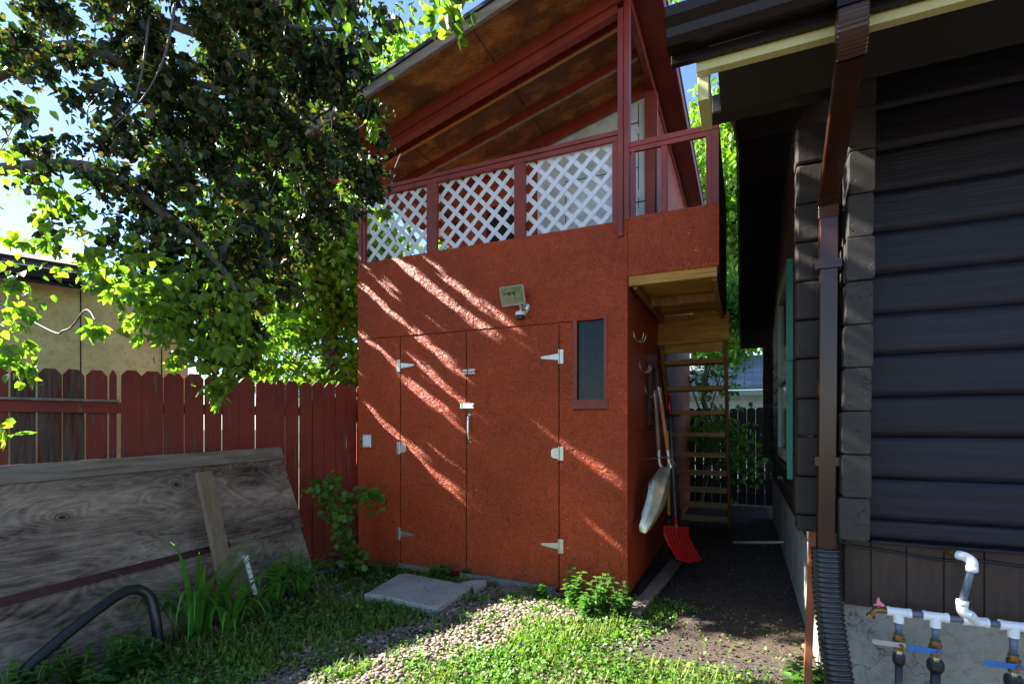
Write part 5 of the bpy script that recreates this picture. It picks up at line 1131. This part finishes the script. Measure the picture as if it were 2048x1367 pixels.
for px, py, h_, lab in ((1600, 1420, .24, 'sunlit broad leafed weed left of the corrugated hose'), (1625, 1400, .20, 'smaller weed right by the corrugated hose'), (60, 1420, .26, 'broad leafed weed at the bottom left corner'), (150, 1385, .26, 'broad leafed weed before the black pipe'), (240, 1352, .24, 'broad leafed weed right of the black pipe end'), (10, 1450, .26, 'broad leafed weed lowest in the bottom left corner'), (290, 1340, .18, 'low broad leafed weed below the daylilies'), (195, 1400, .16, 'low broad leafed weed at the lower left edge')):
    weed(gnd(px, py), h_, 9, 5, lab, size=.095, grp='broad leafed weeds at the yard edges')
# slender shrub by the shed corner
sh = thing('young_shrub', 'slender upright shrub with small toothed leaves before the shed left corner', 'shrub', tuple(gnd(695, 1150)))
stm = [bez([gnd(698, 1150), at(690, 1080, 4.95), at(672, 1000, 4.9), at(660, 950, 4.85)], 8), bez([gnd(698, 1150), at(688, 1070, 4.9), at(690, 1010, 4.9), at(735, 990, 4.9), at(752, 1000, 4.85)], 8), bez([at(684, 1060, 4.92), at(650, 1010, 4.9), at(625, 965, 4.85)], 8), bez([at(688, 1090, 4.92), at(710, 1110, 4.85), at(722, 1118, 4.85)], 5)]
q = MB(); parts = []
for P in stm:
    q.tube(P, .006, 6, [1 - .6 * k / len(P) for k in range(len(P))])
    for p in P[3:]:
        pts = np.array([tuple(p)]) + rng.normal(size=(7, 3)) * .04; parts.append(scatter(pts, .062, LO, .5, .1))
q.build('stem', M['bark'], sh, True); V, F = merge(parts); npmesh('foliage', V, F, M['leaf_weed'], sh)

# ---- ground cover
def inwall(x, y): return (y > SY - .02 and x < SX1 + .02) or (y > 2.84 and x > .38)
def slabhit(x, y): return -2.95 < x < -1.95 and 3.55 < y < 4.25 and False
pts = []
while len(pts) < 52000:
    x = random.uniform(-4.6, .4); y = random.uniform(1.2, 4.5)
    if inwall(x, y) or (x < -3.45 and y < 3.6 and x < -3.5): continue
    g = gravelmask(x, y) * (.35 if mnoise.noise(Vector((x * 3.1, y * 3.1, 40))) > .22 else 1); al = sstep(-.95, -.55, x - .35 * (y - 3.6)) * sstep(3.1, 3.5, y) if x > -1.3 else 0
    den = (1 - g) * .95 + .05; den *= (1 - .97 * al); den *= .55 + .9 * max(0, mnoise.noise(Vector((x * 2.6, y * 2.6, 2))) + .35)
    if random.random() < den * .9: pts.append((x, y, hgt(x, y) + random.uniform(.008, .045)))
P = np.array(pts); V, F = merge([scatter(P[:40000], .021, LF, 1.0, -.15), scatter(P[40000:], .034, leaflet(.5, .06, .1), 1.2, -.1)])
tag(npmesh('ground_cover', V, F, M['leaf_weed'], None), 'low leafy weeds and clover covering the yard beside the gravel', 'ground cover', kind='stuff')
parts = []
for i in range(15000):
    x = random.uniform(-4.2, .2); y = random.uniform(1.2, 4.3)
    if inwall(x, y) or random.random() < gravelmask(x, y) * .93: continue
    if mnoise.noise(Vector((x * 1.9, y * 1.9, 12))) < -.05 or (x > -.9 + .35 * (y - 3.6) and y > 3.3): continue
    a = random.uniform(0, 6.28); parts.append(blade((x, y, hgt(x, y)), (math.cos(a), math.sin(a), 0), random.uniform(.05, .13), .0028, 60, 4))
V, F = merge(parts); tag(npmesh('grass', V, F, M['leaf_grass'], None), 'thin grass blades standing among the low weeds', 'grass', kind='stuff')
dl = []
for i in range(260):
    x = random.uniform(-3.6, .3); y = random.uniform(1.9, 4.3)
    if not inwall(x, y): dl.append((x, y, hgt(x, y) + random.uniform(.015, .05)))
V, F = scatter(np.array(dl), .035, LF, 2.0, 0.0); tag(npmesh('leaf_litter', V, F, M['leaf_dry'], None), 'dry brown leaves strewn over the gravel and weeds', 'leaf litter', kind='stuff')
# ---- pebbles
def ico():
    bm = bmesh.new(); bmesh.ops.create_icosphere(bm, subdivisions=2, radius=1); V = np.array([v.co[:] for v in bm.verts]); F = np.array([[v.index for v in f.verts] for f in bm.faces]); bm.free(); return V, F
IV, IF = ico()
m, nt, b = newmat('river_pebbles'); g = N(nt, 'ShaderNodeNewGeometry')
c = ramp(nt, g.outputs['Random Per Island'], [(0.0, (0.07, 0.05, 0.038)), (0.25, (0.19, 0.135, 0.10)), (0.5, (0.26, 0.20, 0.155)), (0.7, (0.12, 0.105, 0.10)), (0.88, (0.30, 0.22, 0.16)), (1.0, (0.46, 0.43, 0.40))])
L(nt, mix(nt, 1.0, c, ramp(nt, nz(nt, coords(nt), 120, 4), [(0.3, .75), (0.7, 1.15)]), 'MULTIPLY'), b.inputs['Base Color']); b.inputs['Roughness'].default_value = .7; M['pebble'] = m
M['chips'] = mat_leaf('dark_wood_chips', (0.02, 0.012, 0.009), (0.07, 0.045, 0.035), (0.16, 0.11, 0.09), 0.0, .8)
def pebbles(name, n, sz, test, lab, mat='pebble'):
    P = []
    while len(P) < n:
        p = test()
        if p: P.append(p)
    P = np.array(P); n = len(P); s_ = sz * rng.uniform(.55, 1.35, n); sc_ = np.stack([s_ * rng.uniform(.9, 1.4, n), s_, s_ * rng.uniform(.45, .75, n)], 1)
    a = rng.uniform(0, 6.28, n); c_, s2_ = np.cos(a), np.sin(a); B = IV[None] * sc_[:, None, :]; B = B * (1 + .08 * rng.normal(size=(n, len(IV), 1)))
    t = rng.normal(size=n) * .35; ct, st_ = np.cos(t), np.sin(t); y_ = B[..., 1] * ct[:, None] - B[..., 2] * st_[:, None]; z_ = B[..., 1] * st_[:, None] + B[..., 2] * ct[:, None]
    X = B[..., 0] * c_[:, None] - y_ * s2_[:, None]; Y = B[..., 0] * s2_[:, None] + y_ * c_[:, None]
    V = np.stack([X, Y, z_], 2) + P[:, None, :]; F = (IF[None] + (np.arange(n) * len(IV))[:, None, None]).reshape(-1, 3)
    tag(npmesh(name, V.reshape(-1, 3), F, M[mat], None, True), lab, 'gravel', kind='stuff')
def tg():
    x = random.uniform(-3.9, -.6); y = random.uniform(1.6, 4.34)
    if random.random() > gravelmask(x, y) + .04 or inwall(x, y): return None
    return (x, y, hgt(x, y) + random.uniform(.0, .018))
pebbles('gravel', 9500, .0135, tg, 'brown and grey river pebbles spread before the shed')
def ta():
    x = random.uniform(-1.2, .42); y = random.uniform(3.2, 10.4)
    if inwall(x, y) or random.random() > min(1, .25 + .3 * (y - 3.2)): return None
    return (x, y, hgt(x, y) + random.uniform(.0, .006))
pebbles('alley_gravel', 6000, .008, ta, 'fine dark gravel and wood chips on the alley floor', 'chips')
